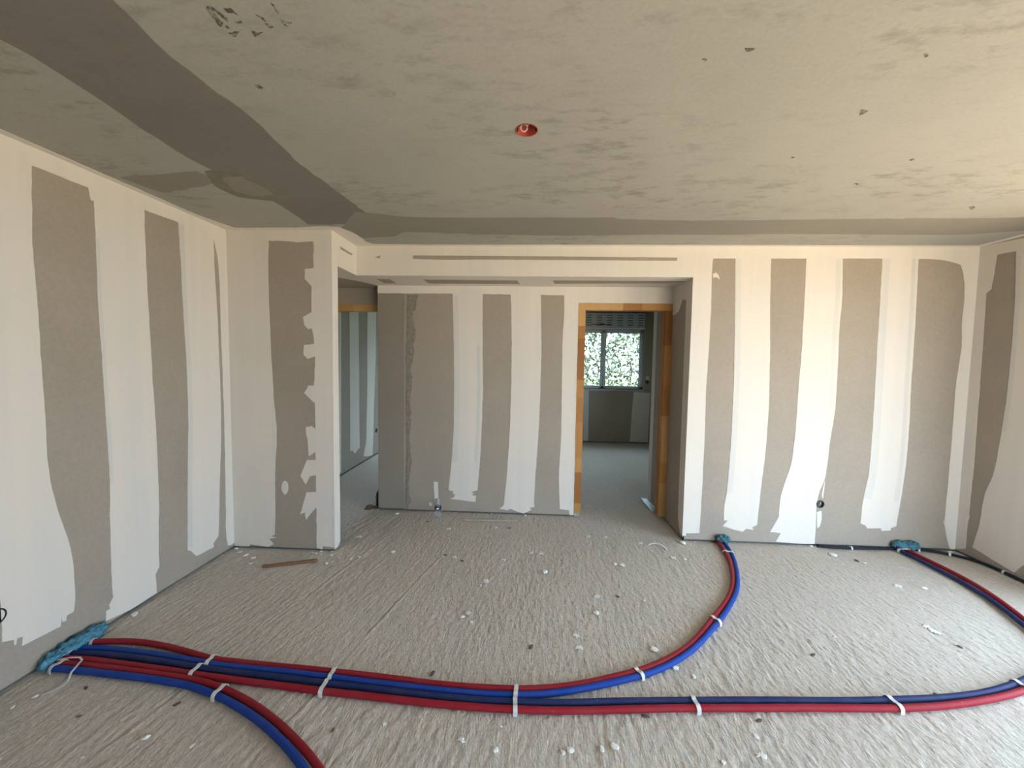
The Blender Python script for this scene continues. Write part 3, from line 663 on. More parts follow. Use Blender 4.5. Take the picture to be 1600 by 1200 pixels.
# ------------------------------------------------------------------ bulkhead over the passage and alcove
wb = structure(boxes('wall_bulkhead', [(XP - 0.07, XP - 0.0125, YP + 0.09, YM + 0.07, ZS + 0.0125, H + 0.02), (XP - 0.07, XA + 0.05, YM + 0.0125, YM + 0.07, ZS + 0.0125, H + 0.02)], M['core']), 'dropped white bulkhead above the alcove')
prism('plasterboard_panel', 'S', rect(YP + 0.09, YM + 0.0125, ZS, H), -0.0125, 0.0, M['board'], wb)
prism('plasterboard_panel', 'M', rect(XP, 0.1, ZS, H), -0.0125, 0.0, M['board'], wb)
prism('plasterboard_panel', 'M', rect(0.1, XA, ZS, H), -0.0125, 0.0, M['board'], wb)
sl = [(3.147, 2.417), (3.373, 2.412), (3.345, 2.396), (3.146, 2.392)]
band('S', [(YP + 0.09, 2.415), (YM, 2.411), (YM, H), (YP + 0.09, H)], wb, 0.0017, 0.001)
band('S', [(YP + 0.09, ZS), (YM, ZS), (YM, 2.391), (3.35, 2.394), (3.25, 2.391), (YP + 0.09, 2.393)], wb, 0.0017, 0.001)
band('S', [(YP + 0.09, 2.39), (3.147, 2.39), (3.147, 2.42), (YP + 0.09, 2.42)], wb, 0.0014, 0.001)
band('S', [(3.345, 2.392), (YM, 2.39), (YM, 2.415), (3.378, 2.415)], wb, 0.0014, 0.001)
band('M', [(XP, 2.419), (-1.038, 2.419), (0.1, 2.416), (1.19, 2.408), (XA, 2.408), (XA, H), (XP, H)], wb, 0.0017, 0.001)
band('M', [(XP, ZS), (XA, ZS), (XA, 2.379), (1.19, 2.381), (0.515, 2.384), (-0.5, 2.386), (-0.788, 2.382), (-1.038, 2.390), (XP, 2.388)], wb, 0.0017, 0.001)
band('M', [(XP, 2.387), (-1.038, 2.387), (-1.038, 2.42), (XP, 2.42)], wb, 0.0014, 0.001)
band('M', [(1.189, 2.378), (XA, 2.378), (XA, 2.41), (1.189, 2.41)], wb, 0.0014, 0.001)
prism('scuff_mark', 'M', [(q[0], q[1]) for q in POLY['M']['chip']], 0.001, 0.0026, M['board'], wb)

# soffit: the underside of the bulkhead, running on over the passage
so = structure(boxes('ceiling_soffit', [(XL - 0.05, XP - 0.0, YP + 0.09, YD + 0.01, ZS + 0.0125, ZS + 0.05), (XP - 0.0, XA + 0.01, YM + 0.0125, YA + 0.01, ZS + 0.0125, ZS + 0.05), (XP, 0.2, YA, YD, ZS + 0.0125, ZS + 0.05)], M['core']), 'low soffit over the passage and alcove')
prism('plasterboard_panel', 'U', rect(XL, XP, YP + 0.09, YD), -0.0125, 0.0, M['board'], so)
prism('plasterboard_panel', 'U', rect(XP, -0.1, YM, YA), -0.0125, 0.0, M['board'], so)
prism('plasterboard_panel', 'U', rect(-0.1, XA, YM, YA), -0.0125, 0.0, M['board'], so)
for pts in ([(XP, YM), (XA, YM), (XA, 3.60), (0.16, 3.605), (-0.16, 3.615), (-1.0, 3.60), (XP, 3.585)],
            [(XP, 3.80), (-0.99, 3.80), (-0.12, 3.80), (0.2, 3.77), (1.165, 3.73), (XA, 3.66), (XA, YA), (XP, YA)],
            [(XP, 3.57), (-1.42, 3.57), (-1.42, 3.81), (XP, 3.81)], [(-1.297, 3.57), (-0.999, 3.59), (-0.991, 3.81), (-1.297, 3.81)],
            [(-0.15, 3.60), (0.17, 3.60), (0.2, 3.81), (-0.12, 3.81)],
            [(XL, YP + 0.09), (XP, YP + 0.09), (XP, YA), (-1.6, 3.72), (-1.75, 3.52), (-1.95, 3.45), (XL, 3.42)]):
    band('U', pts, so, 0.0016, 0.004)

# ------------------------------------------------------------------ alcove: back wall with the pine door frame, side wall
DX0, DX1, DZ = 0.440, XA, 2.095
wa = structure(boxes('wall_alcove', [(XB + 0.0125, DX0, YA + 0.0125, YA + 0.08, 0.0, ZS + 0.02), (DX0, XA + 0.02, YA + 0.0125, YA + 0.08, DZ, ZS + 0.02)], M['core']), 'alcove back wall with two long white compound stripes')
pa = POLY['A']
prism('plasterboard_panel', 'A', rect(XB, -1.262, 0.022, ZS), -0.0125, 0.0012, M['board_old'], wa)
panels('A', [-1.262, mid_u('A', 'A1'), mid_u('A', 'A2'), DX0], 0.016, ZS, wa)
prism('plasterboard_panel', 'A', rect(DX0, XA, DZ, ZS), -0.0125, 0.0, M['board'], wa)
box('plasterboard_panel', (XB, XB + 0.0125, YA + 0.0125, YA + 0.09, 0.022, ZS), M['board_old'], wa)
band('A', clipv(pa['smear'], 0.02, ZS - 0.08), wa, 0.0045, 0.012, 'smear', 'adhesive_smear', 0.02)
for k in ('A1', 'A2'):
    band('A', clipv(pa[k], 0.014, ZS - 0.002), wa)
band('A', clipv(pa['A3'], 0.014, ZS - 0.002, None, DX0), wa)
at_ = [(XB, ZS), (XA, ZS), (XA, DZ), (DX0 - 0.04, DZ), (0.30, 2.165), (0.08, 2.168), (-0.46, 2.172), (-0.74, 2.174), (XB, 2.172)]
band('A', at_, wa, 0.0026)
band('A', pa['Apatch'], wa, 0.001, 0.004, step=0.02)
band('A', pa['Adot'], wa, 0.001, 0.003, step=0.01)

ws = structure(boxes('wall_alcove_side', [(XA + 0.0125, XA + 0.07, YM + 0.02, YS - 0.0125, 0.0, H)], M['core']), 'shaded narrow side wall of the alcove')
panels('B', [YM, YA], 0.016, ZS, ws)
panels('B', [YA + 0.09, YS], 0.012, 2.45, ws)
box('plasterboard_panel', (XA, XF + 0.1, YS - 0.0125, YS, 0.012, H), M['board'], ws)
yb = 3.56
band('B', [(YM, 0.03), (3.50, 0.05), (yb, 0.16), (yb + 0.005, 1.0), (yb + 0.01, 2.08), (3.66, 2.10), (3.74, 2.0), (YA, 1.98), (YA, ZS), (YM, ZS)], ws, 0.0015, 0.003)
band('B', [(YS - 0.11, 0.02), (YS, 0.02), (YS, 2.45), (YS - 0.10, 2.45), (YS - 0.115, 1.2)], ws, 0.0015, 0.002)
box('lock_strike', (XA - 0.004, XA, 4.19, 4.22, 1.11, 1.19), M['blackpl'], ws)

# ------------------------------------------------------------------ main wall on the right
wm = structure(box('wall_front', (XA + 0.0125, XR + 0.2, YM + 0.0125, YM + 0.15, -0.05, H + 0.05), M['core']), 'front plasterboard wall right of the alcove with four white stripes')
pm = POLY['M']
panels('M', [XA, mid_u('M', 'R2'), mid_u('M', 'R3'), mid_u('M', 'R4'), XR], 0.016, H, wm, hole=(SOCK[0], SOCK[1], 0.031))
band('M', clipv(pm['R1'], 0.06, H - 0.002, XA, None), wm, 0.0019)
band('M', [(XA, 0.045), (XA + 0.03, 0.045), (XA + 0.03, 2.4), (XA, 2.4)], wm, 0.0012, 0.001)
for k in ('R2', 'R3', 'R4'):
    band('M', clipv(pm[k], 0.013, H - 0.002), wm)
band('M', [(u + (0.008 if u > XR - 0.03 else 0), v) for u, v in clipv(pm['R5'], 0.013, H - 0.002, None, XR)], wm, 0.0019)
for k in ('R6', 'R7', 'Rblob'):
    band('M', pm[k], wm, 0.001, 0.003, step=0.02)
band('M', [(XA, H), (XR, H)] + [(u, v) for u, v in clipv(pm['Mtop'][2:10], None, None, XA, XR)] + [(XA, 2.4)], wm, 0.0024)

box('corner_bead', (XA - 0.0022, XA + 0.014, YM - 0.0028, YM + 0.014, 0.045, ZS + 0.002), M['compound'], wm)

# ------------------------------------------------------------------ right wall with the big daylight opening, wall behind the camera
y0, y1, z1 = WR
wr = structure(boxes('wall_right', [(XR + 0.0125, XR + 0.25, y1, YM + 0.15, -0.05, H + 0.05), (XR + 0.0125, XR + 0.25, y0, y1, z1, H + 0.05), (XR + 0.0125, XR + 0.25, YR - 0.2, y0, -0.05, H + 0.05)], M['core']), 'right plasterboard wall meeting the corner, grey stripe between white compound')
prism('plasterboard_panel', 'R', rect(y1, YM, 0.012, H), -0.0125, 0.0, M['board'], wr)
prism('plasterboard_panel', 'R', rect(y0, y1, z1, H), -0.0125, 0.0, M['board'], wr)
prism('plasterboard_panel', 'R', rect(YR, y0, 0.012, H), -0.0125, 0.0, M['board'], wr)
pr = POLY['R']
band('R', [(u + (0.008 if u > YM - 0.03 else 0), v) for u, v in clipv(pr['Q1'], 0.013, H - 0.002, None, YM)], wr, 0.0019)
q2 = clipv(pr['Q2'], 0.02, H - 0.002, y1 + 0.01, YM)
band('R', q2, wr)
band('R', clipv(pr['Qtop'], None, H, y1, YM), wr, 0.0024)
band('R', rect(y0, y1, z1, H), wr, 0.002)
box('reveal_lining', (XR, XR + 0.25, y1 - 0.015, y1, 0, z1), M['wallback'], wr)
x0, x1, zb = WB
wbk = structure(boxes('wall_back', [(XL - 0.25, x0, YR - 0.2, YR, -0.05, H + 0.05), (x0, x1, YR - 0.2, YR, zb, H + 0.05), (x1, XR + 0.25, YR - 0.2, YR, -0.05, H + 0.05)], M['wallback']), 'pale wall behind the camera with a tall opening added for daylight')
portal('right_portal', (XR + 0.2, (y0 + y1) / 2, z1 / 2), (0, math.radians(90), 0), z1, y1 - y0)

portal('rear_portal', ((x0 + x1) / 2, YR - 0.15, zb / 2), (math.radians(90), 0, 0), x1 - x0, zb)

for pl_, par_ in (('L', wl_), ('M', wm), ('A', wa), ('P', wp), ('R', wr)):
    for k_, v_ in POLY[pl_].items():
        if k_.startswith('sk'):
            band(pl_, v_, par_, 0.0021, 0.003, 'skim', 'thin_skim_coat')

# ------------------------------------------------------------------ passage door wall and the room behind it
wd = structure(boxes('wall_passage', [(XL - 0.1, -1.52, YD + 0.0125, YD + 0.08, 2.08, ZS + 0.3), (-1.52, 0.25, YD + 0.0125, YD + 0.08, 0, ZS + 0.3), (XL - 0.15, -2.33, YD + 0.0125, YD + 0.08, 0, 2.08)], M['core']), 'wall over the passage door')
prism('plasterboard_panel', 'D', rect(XL, -1.5, 2.08, ZS), -0.0125, 0.0, M['board'], wd)
WL2 = (-1.9, -0.2, 0.3, 2.2)
wh = structure(boxes('wall_far_left', [(XH - 0.25, XH - 0.0125, YD, 7.9, -0.05, H + 0.05)], M['core']), 'striped plasterboard wall of the room behind the passage')
panels('H', [YD + 0.08, 5.3, 6.4, 7.7], 0.016, H, wh)
ph = POLY['H']
for k in ('h0', 'h1', 'h2'):
    pts = [(u, 2.48 if v > 1.9 else v) for u, v in ph[k]]
    band('H', clipv(pts, 0.02, 2.49), wh, 0.0016, 0.004)
bx = []
a, b, c, d_ = WL2
for x_0, x_1, z_0, z_1 in ((XH - 0.1, a, 0, H), (b, 0.2, 0, H), (a, b, 0, c), (a, b, d_, H)):
    bx.append((x_0, x_1, 7.7, 7.9, z_0, z_1 + 0.05))
structure(boxes('wall_far_left_end', bx, M['wallback']), 'end wall of the room behind the passage')
structure(box('wall_between_rooms', (0.12, 0.2, YD + 0.06, 7.8, 0, H + 0.05), M['wallback']), 'partition between the two back rooms')
structure(boxes('ceiling_back_rooms', [(XH - 0.1, XF + 0.1, YD + 0.05, 7.9, H, H + 0.06)], M['ceiling']), 'ceiling of the back rooms')
portal('far_left_portal', ((a + b) / 2, 7.85, (c + d_) / 2), (math.radians(-90), 0, 0), b - a, d_ - c)

# ------------------------------------------------------------------ far room with the window
WX0, WX1, WZ0, WZ1 = 0.60, 2.095, 1.02, 2.15
bx = []
for x_0, x_1, z_0, z_1 in ((0.1, WX0, 0, H), (WX1, XF + 0.15, 0, H), (WX0, WX1, 0, WZ0), (WX0, WX1, WZ1, H)):
    bx.append((x_0, x_1, YW + 0.0125, YW + 0.28, z_0, z_1 + 0.05))
ww = structure(boxes('wall_window', bx, M['core']), 'window wall of the far room')
for a, b, c, d_ in ((0.2, WX0, 0.012, H), (WX1, XF, 0.012, H), (WX0, 1.35, 0.012, WZ0), (1.35, WX1, 0.012, WZ0), (WX0, WX1, WZ1, H)):
    prism('plasterboard_panel', 'W', rect(a, b, c, d_), -0.0125, 0.0, M['board'], ww)
band('W', [(u, v) for u, v in clipv(POLY['W']['f1'], 0.02, 1.02)], ww)
band('W', [(u, v) for u, v in clipv(POLY['W']['f2'], 0.02, 1.0)], ww)
structure(boxes('wall_far_right', [(XF, XF + 0.15, YS, 5.5, 0, H + 0.05), (XF, XF + 0.15, 6.2, YW + 0.1, 0, H + 0.05), (XF, XF + 0.15, 5.5, 6.2, 1.85, H + 0.05), (XF, XF + 0.15, 5.5, 6.2, 0, 0.95)], M['board']), 'right wall of the far room with an added side opening')  # side opening is unseen, added to brighten the far room with sky light
portal('far_side_portal', (XF + 0.12, 5.85, 1.40), (0, math.radians(90), 0), 0.9, 0.7)
portal('far_portal', ((WX0 + WX1) / 2, YW + 0.25, (WZ0 + WZ1) / 2), (math.radians(-90), 0, 0), WX1 - WX0, WZ1 - WZ0)

win = empty('window_1', (1.35, YW, WZ0))
structure(win, 'white two-sash window looking onto a sunlit hedge')
win.location = (0, 0, 0)
yf0, yf1 = YW + 0.02, YW + 0.09
fw = 0.045
boxes('window_frame', [(WX0, WX0 + fw, yf0, yf1, WZ0, WZ1), (WX1 - fw, WX1, yf0, yf1, WZ0, WZ1), (WX0, WX1, yf0, yf1, WZ0, WZ0 + fw), (WX0, WX1, yf0, yf1, WZ1 - fw, WZ1)], M['pvc'], win)
def sash(x_0, x_1):
    s = 0.042; z_0, z_1 = WZ0 + 0.012, WZ1 - 0.03
    o = boxes('sash', [(x_0, x_0 + s, yf0 - 0.018, yf0 + 0.03, z_0, z_1), (x_1 - s, x_1, yf0 - 0.018, yf0 + 0.03, z_0, z_1), (x_0, x_1, yf0 - 0.018, yf0 + 0.03, z_0, z_0 + s), (x_0, x_1, yf0 - 0.018, yf0 + 0.03, z_1 - s, z_1)], M['pvc'], win)
    g = 0.006
    boxes('gasket', [(x_0 + s, x_0 + s + g, yf0 - 0.01, yf0 + 0.02, z_0 + s, z_1 - s), (x_1 - s - g, x_1 - s, yf0 - 0.01, yf0 + 0.02, z_0 + s, z_1 - s), (x_0 + s, x_1 - s, yf0 - 0.01, yf0 + 0.02, z_0 + s, z_0 + s + g), (x_0 + s, x_1 - s, yf0 - 0.01, yf0 + 0.02, z_1 - s - g, z_1 - s)], M['rubber'], o)
    box('pane', (x_0 + s, x_1 - s, yf0 + 0.004, yf0 + 0.008, z_0 + s, z_1 - s), M['glass'], o)
    return o
sash(WX0 + 0.035, 1.340)
s2 = sash(1.343, WX1 - 0.035)
boxes('handle', [(1.352, 1.376, yf0 - 0.030, yf0 - 0.018, 1.13, 1.20), (1.357, 1.371, yf0 - 0.048, yf0 - 0.034, 1.05, 1.18), (1.357, 1.371, yf0 - 0.036, yf0 - 0.028, 1.165, 1.18)], M['tag_white'], s2)
boxes('window_lining', [(WX0 - 0.01, WX0, YW - 0.003, yf1, WZ0, WZ1), (WX1, WX1 + 0.01, YW - 0.003, yf1, WZ0, WZ1), (WX0 - 0.02, WX1 + 0.02, YW - 0.02, yf1, WZ0 - 0.03, WZ0)], M['shutter'], win)

# shutter box over the window: a pierced metal cover
sb = tag(empty('shutter_box'), 'pierced grey metal roller shutter box above the far window', 'shutter box')
SX0, SX1, SZ0, SZ1 = WX0 - 0.03, 2.075, 2.165, 2.445
us = [SX0]; slot_u = []
x = SX0 + 0.05
k = 0
while x + 0.11 < SX1:
    slot_u.append((x, min(x + 0.10, SX1 - 0.02))); x += 0.19
ub = sorted(set([SX0, SX1] + [q for s in slot_u for q in s]))
nrow = 5
vb = [SZ0]
for r_ in range(nrow):
    z_ = SZ0 + 0.045 + r_ * 0.045
    vb += [z_, z_ + 0.013]
vb.append(SZ1)
bm = bmesh.new()
for i in range(len(ub) - 1):
    for j in range(len(vb) - 1):
        isl = any(abs(ub[i] - s[0]) < 1e-6 for s in slot_u)
        off = 0.0
        if isl and j % 2 == 1:
            continue
        vv = [bm.verts.new((u, YW - 0.075, v)) for u, v in ((ub[i], vb[j]), (ub[i + 1], vb[j]), (ub[i + 1], vb[j + 1]), (ub[i], vb[j + 1]))]
        bm.faces.new(vv)
bmesh.ops.remove_doubles(bm, verts=bm.verts[:], dist=1e-5)
ex = bmesh.ops.extrude_face_region(bm, geom=bm.faces[:])
for e in ex['geom']:
    if isinstance(e, bmesh.types.BMVert):
        e.co.y += 0.002
bm_obj('cover', bm, M['shutter'], sb)
boxes('housing', [(SX0, SX1, YW - 0.075, YW - 0.001, SZ1 - 0.004, SZ1), (SX0, SX0 + 0.004, YW - 0.075, YW - 0.001, SZ0, SZ1), (SX1 - 0.004, SX1, YW - 0.075, YW - 0.001, SZ0, SZ1), (SX0, SX1, YW - 0.01, YW - 0.001, SZ0, SZ1)], M['rubber'], sb)
box('rail', (SX0 - 0.01, SX1 + 0.005, YW - 0.085, YW - 0.001, SZ0 - 0.012, SZ0), M['tag_white'], sb)
boxes('motor_clip', [(1.10, 1.45, YW - 0.083, YW - 0.075, 2.222, 2.236), (1.25, 1.33, YW - 0.087, YW - 0.075, 2.214, 2.246)], M['rubber'], sb)

# wall sockets (round black boxes with a wire end)
def lathe(bm, prof, axis_pt, fmap, seg=28, cap0=False, cap1=False):
    rings = []
    for r_, h_ in prof:
        rings.append([bm.verts.new(fmap(r_ * math.cos(2 * math.pi * k / seg), r_ * math.sin(2 * math.pi * k / seg), h_)) for k in range(seg)])
    for a_, b_ in zip(rings[:-1], rings[1:]):
        for k in range(seg):
            bm.faces.new((a_[k], a_[(k + 1) % seg], b_[(k + 1) % seg], b_[k]))
    if cap0: bm.faces.new(rings[0][::-1])
    if cap1: bm.faces.new(rings[-1])

def tube(bm, pts, r, seg=10, cap=True, up=Vector((0, 0, 1))):
    pts = [Vector(q) for q in pts]
    rings = []
    for i, q in enumerate(pts):
        t = (pts[min(i + 1, len(pts) - 1)] - pts[max(i - 1, 0)]).normalized()
        s = t.cross(up)
        if s.length < 1e-3: s = t.cross(Vector((1, 0, 0)))
        s.normalize(); n_ = s.cross(t)
        rr = r[i] if isinstance(r, (list, tuple)) else r
        rings.append([bm.verts.new(q + s * (rr * math.cos(2 * math.pi * k / seg)) + n_ * (rr * math.sin(2 * math.pi * k / seg))) for k in range(seg)])
    for a_, b_ in zip(rings[:-1], rings[1:]):
        for k in range(seg):
            bm.faces.new((a_[k], a_[(k + 1) % seg], b_[(k + 1) % seg], b_[k]))
    if cap:
        bm.faces.new(rings[0][::-1]); bm.faces.new(rings[-1])

def socket(plane, u, v, r, label, depth=0.04, wire=True):
    f = PLANE[plane]
    o = tag(empty('socket_box'), label, 'socket box')
    bm = bmesh.new()
    lathe(bm, [(r + 0.004, 0.0006), (r + 0.004, 0.0035), (r - 0.002, 0.0035), (r - 0.003, -depth), (0.001, -depth)], None, lambda a, b, h: f(u + a, v + b, h))
    bm_obj('cup', bm, M['blackpl'], o)
    if wire:
        bm = bmesh.new()
        tube(bm, [f(u + 0.010, v + 0.014, -depth + 0.01), f(u + 0.006, v + 0.010, -0.005), f(u - 0.004, v + 0.0, 0.004), f(u - 0.009, v - 0.008, -0.003), f(u - 0.006, v - 0.013, -0.02)], 0.0032, 8)
        bm_obj('wire', bm, M['grey_wire'], o)
    return o
socket('M', SOCK[0], SOCK[1], 0.029, 'round black socket box low on the front wall beside a white stripe')
socket('L', SOCKL[0], SOCKL[1], 0.032, 'round black socket box at the left edge low on the left wall')
def flat_socket(plane, u, v, r, label):
    f = PLANE[plane]
    o = tag(empty('socket_box'), label, 'socket box')
    bm = bmesh.new()
    lathe(bm, [(r, 0.0005), (r, 0.006), (r * 0.8, 0.006), (r * 0.75, 0.002), (0.001, 0.002)], None, lambda a, b, h: f(u + a, v + b, h))
    bm_obj('cup', bm, M['blackpl'], o)
flat_socket('H', 6.20, 0.385, 0.036, 'small black socket box on the bluish striped wall behind the passage')
flat_socket('W', 2.172, 1.166, 0.036, 'small black socket box right of the far window')
band('W', [(2.14, 1.21), (2.20, 1.20), (2.21, 1.26), (2.16, 1.28)], ww, 0.001, 0.006, step=0.02)

# ------------------------------------------------------------------ pine door frames (finger-jointed blocks)
def jamb_blocks(parent, name, b, axis, lens, seed):
    """One frame member made of finger-jointed blocks along an axis (0 x, 2 z)."""
    j = empty(name, (0, 0, 0), parent)
    lo, hi = b[axis * 2], b[axis * 2 + 1]
    p_ = lo; i = 0
    rr = random.Random(seed)
    last = -1
    while p_ < hi - 1e-4:
        q_ = min(hi, p_ + lens[i % len(lens)])
        if hi - q_ < 0.04: q_ = hi
        bb = list(b); bb[axis * 2] = p_; bb[axis * 2 + 1] = q_
        e = rr.random() * 0.0006
        bb[2] -= e
        c = rr.choice([k for k in range(5) if k != last]); last = c
        box('wood_block', bb, PINE[c], j)
        p_ = q_; i += 1
    return j
dr = structure(empty('door_1'), 'raw pine door frame of the far room')
jw = 0.064
jamb_blocks(dr, 'jamb', [DX0, DX0 + jw, YA - 0.004, YA + 0.095, 0.035, DZ - 0.066], 2, [0.10, 0.31, 0.14, 0.36, 0.24, 0.17, 0.40, 0.12, 0.28], 3)
jamb_blocks(dr, 'jamb', [DX1 - 0.062, DX1, YA - 0.004, YA + 0.095, 0.03, DZ - 0.066], 2, [0.33, 0.21, 0.45, 0.3, 0.38], 5)
jamb_blocks(dr, 'head', [DX0, DX1, YA - 0.004, YA + 0.095, DZ - 0.066, DZ], 0, [0.42, 0.18, 0.35], 9)
box('frame_foot', (DX0 + 0.004, DX0 + jw - 0.01, YA + 0.002, YA + 0.06, 0.0, 0.035), M['steel'], dr)
boxes('door_stop', [(DX0 + jw, DX0 + jw + 0.010, YA + 0.045, YA + 0.095, 0.03, DZ - 0.066), (DX1 - 0.062 - 0.010, DX1 - 0.062, YA + 0.045, YA + 0.095, 0.03, DZ - 0.066)], PINE[1], dr)
dr2 = structure(empty('door_2'), 'dark pine door frame at the end of the passage')
jamb_blocks(dr2, 'jamb', [-2.36, -2.30, YD - 0.004, YD + 0.085, 0.0, 2.015], 2, [0.4, 0.3], 4)
jamb_blocks(dr2, 'jamb', [-1.575, -1.515, YD - 0.004, YD + 0.085, 0.0, 2.015], 2, [0.4, 0.3], 6)
jamb_blocks(dr2, 'head', [-2.36, -1.515, YD - 0.004, YD + 0.085, 2.015, 2.08], 0, [0.30, 0.22, 0.35], 8)

# ------------------------------------------------------------------ ceiling junction box
cb = tag(empty('ceiling_box'), 'round orange electrical box recessed in the ceiling', 'ceiling box')
bm = bmesh.new()
lathe(bm, [(0.0475, 0.0008), (0.0475, 0.0022), (0.0435, 0.0022), (0.0425, -0.045), (0.001, -0.046)], None, lambda a, b, h: (BOX[0] + a, BOX[1] + b, H - h))
bm_obj('cup', bm, M['orange'], cb, True)
bm = bmesh.new()
tube(bm, [(BOX[0] - 0.012 + 0.014 * math.cos(t), BOX[1] + 0.006 + 0.005 * math.sin(t), H + 0.012 - 0.012 * math.sin(t)) for t in np.linspace(0, 6.0, 16)] + [(BOX[0] + 0.012, BOX[1] + 0.012, H + 0.04)], 0.0026, 8)
bm_obj('wire_hook', bm, M['grey_wire'], cb, True)
for sx in (-1, 1):
    bm = bmesh.new()
    tube(bm, [(BOX[0] + sx * 0.039, BOX[1] + 0.004, H - 0.0035), (BOX[0] + sx * 0.039, BOX[1] + 0.004, H + 0.02)], 0.003, 8)
    bm_obj('screw_post', bm, M['blackpl'], cb)

# ------------------------------------------------------------------ pipes on the floor
def spline(pts, per=10):
    P_ = [Vector(q) for q in pts]
    P_ = [P_[0] * 2 - P_[1]] + P_ + [P_[-1] * 2 - P_[-2]]
    out = []
    for i in range(1, len(P_) - 2):
        a_, b_, c_, d = P_[i - 1:i + 3]
        for k in range(per):
            t = k / per
            out.append(0.5 * ((2 * b_) + (c_ - a_) * t + (2 * a_ - 5 * b_ + 4 * c_ - d) * t * t + (3 * b_ - a_ - 3 * c_ + d) * t ** 3))
    out.append(P_[-2])
    return out

def even(pts, step):
    P_ = np.array([[q[0], q[1]] for q in pts])
    s = np.concatenate([[0], np.cumsum(np.hypot(*np.diff(P_, axis=0).T))])
    n_ = max(2, int(s[-1] / step))
    t = np.linspace(0, s[-1], n_)
    return np.stack([np.interp(t, s, P_[:, 0]), np.interp(t, s, P_[:, 1])], 1)

def smooth_path(P_, n_it):
    P_ = P_.copy()
    for _ in range(n_it):
        P_[1:-1] = P_[1:-1] * 0.5 + (P_[:-2] + P_[2:]) * 0.25
    return P_

RP = 0.0145
curve = {}
for k in PIPE:
    curve[k] = smooth_path(even(spline([(x, y, 0) for x, y in PIPE[k]]), 0.02), 24)
def separate(a, b, dmin):
    A, B = curve[a], curve[b]
    for _ in range(6):
        D = B[:, None, :] - A[None, :, :]
        d2 = np.hypot(D[..., 0], D[..., 1])
        j = d2.argmin(1); dist = d2[np.arange(len(B)), j]
        v = D[np.arange(len(B)), j] / np.maximum(dist, 1e-6)[:, None]
        B = B + v * np.maximum(0, dmin - dist)[:, None] * 0.9
        B = smooth_path(B, 2)
    curve[b] = B
separate('red1', 'blue1', 0.0296)
separate('blue1', 'navy2', 0.0296)
separate('navy2', 'red2', 0.0296)
separate('red2', 'red3', 0.0296)
separate('red3', 'blue3', 0.0296)

def make_pipe(key, name, mat, label, r):
    P_ = curve[key]
    nP = len(P_)
    def lift(i):
        if key not in ('navy2', 'red2'): return 0.0
        d_end = (nP - 1 - i) * 0.02
        t_ = max(0.0, 1 - d_end / 0.075)
        return 0.030 * t_ * t_ * (3 - 2 * t_)
    pts = [(x, y, r + 0.0015 * math.sin(i * 0.09 + len(key)) ** 2 + lift(i)) for i, (x, y) in enumerate(P_)]
    bm = bmesh.new(); tube(bm, pts, r, 14)
    o = bm_obj(name, bm, M[mat], None, True)
    tag(o, label, 'pipe', 'heating pipes along the floor')
    return o
make_pipe('red1', 'red_pipe', 'red', 'red pipe of the upper pair, curving up to the packing by the alcove corner', RP)
make_pipe('blue1', 'blue_pipe', 'blue', 'bright blue pipe of the upper pair, curving up to the packing by the alcove corner', RP)
make_pipe('navy2', 'navy_pipe', 'navy', 'dark navy pipe of the long middle pair, looping round at the right', RP)
make_pipe('red2', 'red_pipe', 'red', 'red pipe of the long middle pair, looping round at the right', RP)
make_pipe('red3', 'red_pipe', 'red', 'red pipe of the short pair leaving the bottom left foreground', RP)
make_pipe('blue3', 'blue_pipe', 'blue', 'bright blue pipe of the short pair leaving the bottom left foreground', RP)
o = make_pipe('black', 'black_conduit', 'black', 'thin black conduit along the foot of the front and right walls', 0.0105)
o['category'] = 'conduit'; del o['group']

# clips that hold the pipes to the slab
CL_LABEL = ['white plastic clip round the single red pipe next to the turquoise packing', 'white plastic clip on the navy and red pipes right at the turquoise packing', 'lowest white plastic clip at the turquoise packing, on the short pair',
    'white plastic clip on the upper pair nearest the left wall bundle', 'white plastic clip on the middle pair nearest the left wall bundle', 'white plastic clip on the short pair where it bends to the foreground',
    'second white plastic clip on the upper pair from the left wall', 'second white plastic clip on the middle pair from the left wall', 'white plastic clip on the upper pair just before it leaves the bundle', 'white plastic clip on the middle pair where the bundle splits',
    'white plastic clip on the upper pair as it starts to curve away', 'white plastic clip halfway up the curve towards the alcove corner', 'white plastic clip just below the packing by the alcove corner',
    'white plastic clip on the middle pair, right of the split', 'white plastic clip on the middle pair in the right foreground', 'white plastic clip on the loop at the right picture edge', 'white plastic clip on the loop just below the teal packing in the right corner',
    'white clip on the black conduit left of the teal packing', 'white clip on the black conduit right of the teal packing', 'white clip on the black conduit at the wall corner', 'white clip on the black conduit along the right wall']
